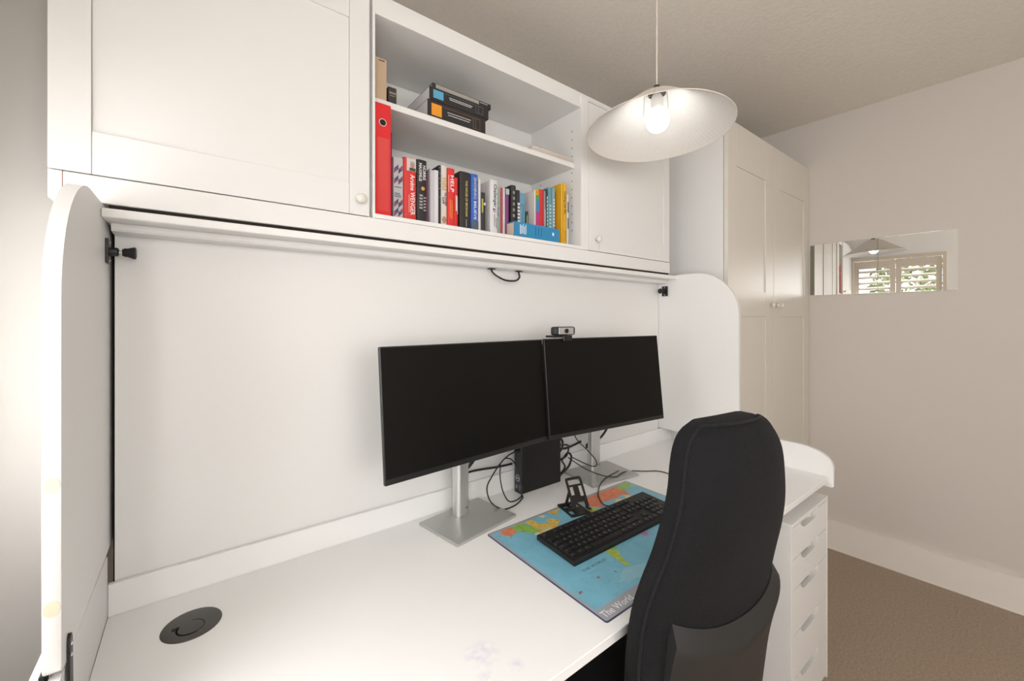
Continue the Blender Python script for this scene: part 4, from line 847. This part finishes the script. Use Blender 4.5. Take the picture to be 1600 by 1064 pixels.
thick('thick black textbook with an orange label, at the bottom of the pile', 0.546, 0.752, 1.9575, 2.0135, 1.118, (0.80, 0.32, 0.02), 0)
thick('thick black textbook with a blue label, in the middle of the pile', 0.552, 0.764, 2.0140, 2.0535, 1.118, (0.10, 0.38, 0.60), 0, edge=(0.2, 0.25, 0.27))
t = thing('textbook', 'thin black book with a grey spine panel, topmost of the pile', 'book', (0.566, 1.125, 2.054), 0, 'pile of textbooks on the upper shelf')
b = prism([(0.0, 0.001), (0.001, 0), (0.16, 0), (0.16, 0.001), (0.0025, 0.0015), (0.0025, 0.0155), (0.16, 0.016), (0.16, 0.017), (0.001, 0.017), (0, 0.016)], 'x', 0, 0.212)
obj('cover', b, cm((0.022, 0.019, 0.021), 0.35), t, local=True); obj('pages', box(0.0015, 0.2105, 0.003, 0.158, 0.0018, 0.0152), cm((0.45, 0.43, 0.42)), t, local=True)
obj('grey_panel', box(0.010, 0.165, -0.0006, 0.001, 0.002, 0.0145), cm((0.36, 0.34, 0.31)), t, local=True)
bb = bmesh.new()
for i in range(6): abox(bb, 0.170+0.005*i, 0.174+0.005*i, -0.0006, 0.001, 0.0105, 0.0125)
obj('title_print', bb, cm((0.6, 0.6, 0.6)), t, local=True)
for k, (zz, h, x0_, lb_) in enumerate(((1.9575, 0.012, 0.945, 'lower of two flat cream booklets in the right corner of the upper shelf'), (1.970, 0.007, 0.948, 'upper of two flat cream booklets in the right corner of the upper shelf'))):
    t = thing('booklet', lb_, 'booklet', (x0_, 1.112, zz), 0, 'flat booklets on the upper shelf')
    cv = (0.60, 0.55, 0.50) if k == 0 else (0.66, 0.60, 0.55)
    obj('cover', prism([(0, 0), (0.20, 0), (0.20, 0.0008), (0.002, 0.0008), (0.002, h-0.0008), (0.20, h-0.0008), (0.20, h), (0, h)], 'x', 0, 1.153-x0_), cm(cv), t, local=True)
    obj('pages', box(0.001, 1.152-x0_, 0.0022, 0.198, 0.0009, h-0.0009), M['paper'], t, local=True)

# ================================================================ office chair
CYAW = R(-8)
ch = thing('office_chair', 'black high-backed office chair pushed up to the desk, seen from behind', 'office chair', (0.80, 0.52, 0))
ux = Vector((math.cos(CYAW), math.sin(CYAW), 0)); uy = Vector((-math.sin(CYAW), math.cos(CYAW), 0))
# z, left-front x, y, width, rear bulge, front thickness
SEC = [(0.560, 0.626, 0.470, 0.352, 0.048, 0.012), (0.640, 0.618, 0.468, 0.370, 0.052, 0.012), (0.720, 0.614, 0.463, 0.380, 0.055, 0.012), (0.784, 0.613, 0.457, 0.384, 0.056, 0.012), (0.846, 0.614, 0.447, 0.384, 0.056, 0.012), (0.900, 0.616, 0.431, 0.368, 0.055, 0.012), (0.956, 0.620, 0.412, 0.344, 0.054, 0.011), (1.015, 0.623, 0.396, 0.320, 0.052, 0.010), (1.070, 0.628, 0.387, 0.294, 0.051, 0.010), (1.115, 0.634, 0.386, 0.278, 0.050, 0.010), (1.146, 0.644, 0.385, 0.248, 0.046, 0.009), (1.167, 0.661, 0.382, 0.205, 0.038, 0.007), (1.179, 0.688, 0.377, 0.145, 0.026, 0.004)]
def interp(z):
    for a, b in zip(SEC, SEC[1:]):
        if a[0] <= z <= b[0]: f = (z-a[0])/(b[0]-a[0]); return [a[i]+(b[i]-a[i])*f for i in range(6)]
    return list(SEC[-1] if z > SEC[-1][0] else SEC[0])
def cat(z):
    """smooth interpolation through the sections"""
    k = max(i for i in range(len(SEC)) if SEC[i][0] <= z+1e-9); k = min(k, len(SEC)-2)
    a, b = SEC[k], SEC[k+1]; p = SEC[max(k-1, 0)]; q = SEC[min(k+2, len(SEC)-1)]; h = b[0]-a[0]; t = (z-a[0])/h; o = [z]
    for i in range(1, 6):
        ma = (b[i]-p[i])/(b[0]-p[0])*h; mb_ = (q[i]-a[i])/(q[0]-a[0])*h
        o.append((2*t**3-3*t**2+1)*a[i]+(t**3-2*t**2+t)*ma+(-2*t**3+3*t**2)*b[i]+(t**3-t**2)*mb_)
    return o
def rear(s, sec, off=0.0):
    z, xl, yl, w_, bu, ft = sec
    v = -(0.022+bu*(1-abs(s)**2.6)**(1/1.5)) if abs(s) < 1 else -0.022
    c = Vector((xl, yl, z))+ux*(w_/2)
    return c+ux*(s*(w_/2+off*0.3))+uy*(v-off)
bm = bmesh.new(); rings = []; zt = [SEC[0][0]+(SEC[-1][0]-SEC[0][0])*(1-(1-i/45)**1.35) for i in range(46)]
NS = 28
for z in zt:
    sec = cat(z); ring = []
    for j in range(NS+1):
        s = -1+2*j/NS; s = math.sin(s*math.pi/2); ring.append(bm.verts.new(rear(s, sec)))
    c = Vector((sec[1], sec[2], z))+ux*(sec[3]/2)
    for j in range(NS//2+1):       # front face, right to left, slightly dished
        s = 1-2*j/(NS//2); e = 1 if abs(s) < 0.95 else 0.0
        ring.append(bm.verts.new(c+ux*(s*sec[3]/2*(0.985 if e else 1.0))+uy*(0.0 if e == 0 else sec[5]*(0.6+0.4*abs(s)))))
    rings.append(ring)
for a, b in zip(rings, rings[1:]):
    n = len(a)
    for i in range(n): bm.faces.new((a[i], a[(i+1) % n], b[(i+1) % n], b[i]))
bm.faces.new(rings[0][::-1]); 
cap = rings[-1]; cc = bm.verts.new(sum((v.co for v in cap), Vector())/len(cap)+Vector((0, 0, 0.004)))
for i in range(len(cap)): bm.faces.new((cap[i], cap[(i+1) % len(cap)], cc))
bk = obj('backrest', bm, M['fabric'], ch, smooth=True)
# piping that divides the rear cover from the cushion edge, on both sides and over the top
pl, pr = [], []
for z in zt[:-1]:
    sec = cat(z); pl.append(rear(-0.985, sec, 0.0015)); pr.append(rear(0.985, sec, 0.0015))
topz = [rear(s, cat(zt[-2]), 0.001)+Vector((0, 0, 0.003)) for s in (-0.7, -0.3, 0.1, 0.5, 0.8)]
obj('piping', tube(pl+topz+pr[::-1], 0.0026, 8, smooth=False), M['fabricside'], bk, smooth=True)
# moulded shell over the lower back, its upper edge dipping in the middle
sb_ = bmesh.new(); cols_ = []
for j in range(33):
    s = -0.80+1.76*j/32; zt_ = 0.838-0.040*(1-((s-0.08)/0.9)**2)
    colv = []
    for k in range(19):
        if k < 7: f = k/6; z = zt_-f*(0.045-0.02*abs(s)); off = 0.003+0.019*f
        else: f = (k-6)/12; zl = zt_-(0.045-0.02*abs(s)); z = zl+(0.565-zl)*f; off = 0.022-0.008*math.sin(min(1, f*2)*math.pi/2)
        colv.append(sb_.verts.new(rear(s, cat(max(z, 0.561)), off)))
    inn = [sb_.verts.new(rear(s, cat(max(v.co.z, 0.561)), 0.0005)) for v in colv]
    cols_.append((colv, inn))
for (a, ai), (b, bi_) in zip(cols_, cols_[1:]):
    for k in range(18):
        sb_.faces.new((a[k], b[k], b[k+1], a[k+1])); sb_.faces.new((ai[k], ai[k+1], bi_[k+1], bi_[k]))
    sb_.faces.new((a[0], ai[0], bi_[0], b[0])); sb_.faces.new((a[-1], b[-1], bi_[-1], ai[-1]))
for (a, ai) in (cols_[0], cols_[-1]):
    for k in range(18): sb_.faces.new((a[k], a[k+1], ai[k+1], ai[k]))
obj('back_shell', sb_, M['shell'], ch, smooth=50, label='charcoal moulded plastic shell on the lower back')
# seat, arms, mechanism, base
cc0 = Vector((0.805, 0.66, 0)); RM = Matrix.Translation(cc0) @ Matrix.Rotation(CYAW, 4, 'Z')
st = bmesh.new(); abox(st, -0.235, 0.235, -0.235, 0.235, 0.435, 0.510, 0.032, 4); st.transform(RM); obj('seat', st, M['fabricside'], ch, smooth=True)
b = box(-0.19, 0.19, -0.19, 0.19, 0.415, 0.436, 0.006); b.transform(RM); obj('seat_pan', b, M['shell'], ch)
b = prism([(-0.215, 0.52), (-0.165, 0.42), (-0.165, 0.39), (-0.05, 0.39), (-0.05, 0.414), (-0.14, 0.414), (-0.185, 0.56)], 'x', -0.04, 0.04); b.transform(RM); obj('back_bracket', b, M['shell'], ch)
b = lathe([(0.026, 0.09), (0.026, 0.26), (0.020, 0.262), (0.020, 0.39)], 20); b.transform(RM); obj('gas_column', b, M['blacksatin'], ch, smooth=40)
for k in range(5):
    a = R(20+72*k); L = Matrix.Rotation(a, 4, 'Z')
    b = prism([(0.0, 0.115), (0.0, 0.075), (0.27, 0.062), (0.29, 0.066), (0.29, 0.082)], 'y', -0.020, 0.020); b.transform(RM @ L)
    lg = obj('star_arm', b, M['shell'], ch)
    b = lathe([(0.024, -0.018), (0.027, -0.012), (0.027, 0.012), (0.024, 0.018)], 20); b.transform(RM @ L @ Matrix.Translation((0.27, 0, 0.0275)) @ Matrix.Rotation(R(90), 4, 'X')); obj('caster', b, M['black'], lg, smooth=40)
for s in (-1, 1):
    b = tube([RM @ Vector((s*0.20, -0.02, 0.425)), RM @ Vector((s*0.262, -0.02, 0.44)), RM @ Vector((s*0.272, -0.03, 0.54)), RM @ Vector((s*0.262, -0.03, 0.64))], 0.014, 10); ar = obj('arm_post', b, M['shell'], ch, smooth=True)
    b = box(-0.038, 0.038, -0.13, 0.12, 0.645, 0.670, 0.012, 4); b.transform(RM @ Matrix.Translation((s*0.262, -0.01, 0))); obj('arm_pad', b, M['blacksatin'], ch, smooth=True)
print('objects', len(bpy.data.objects))
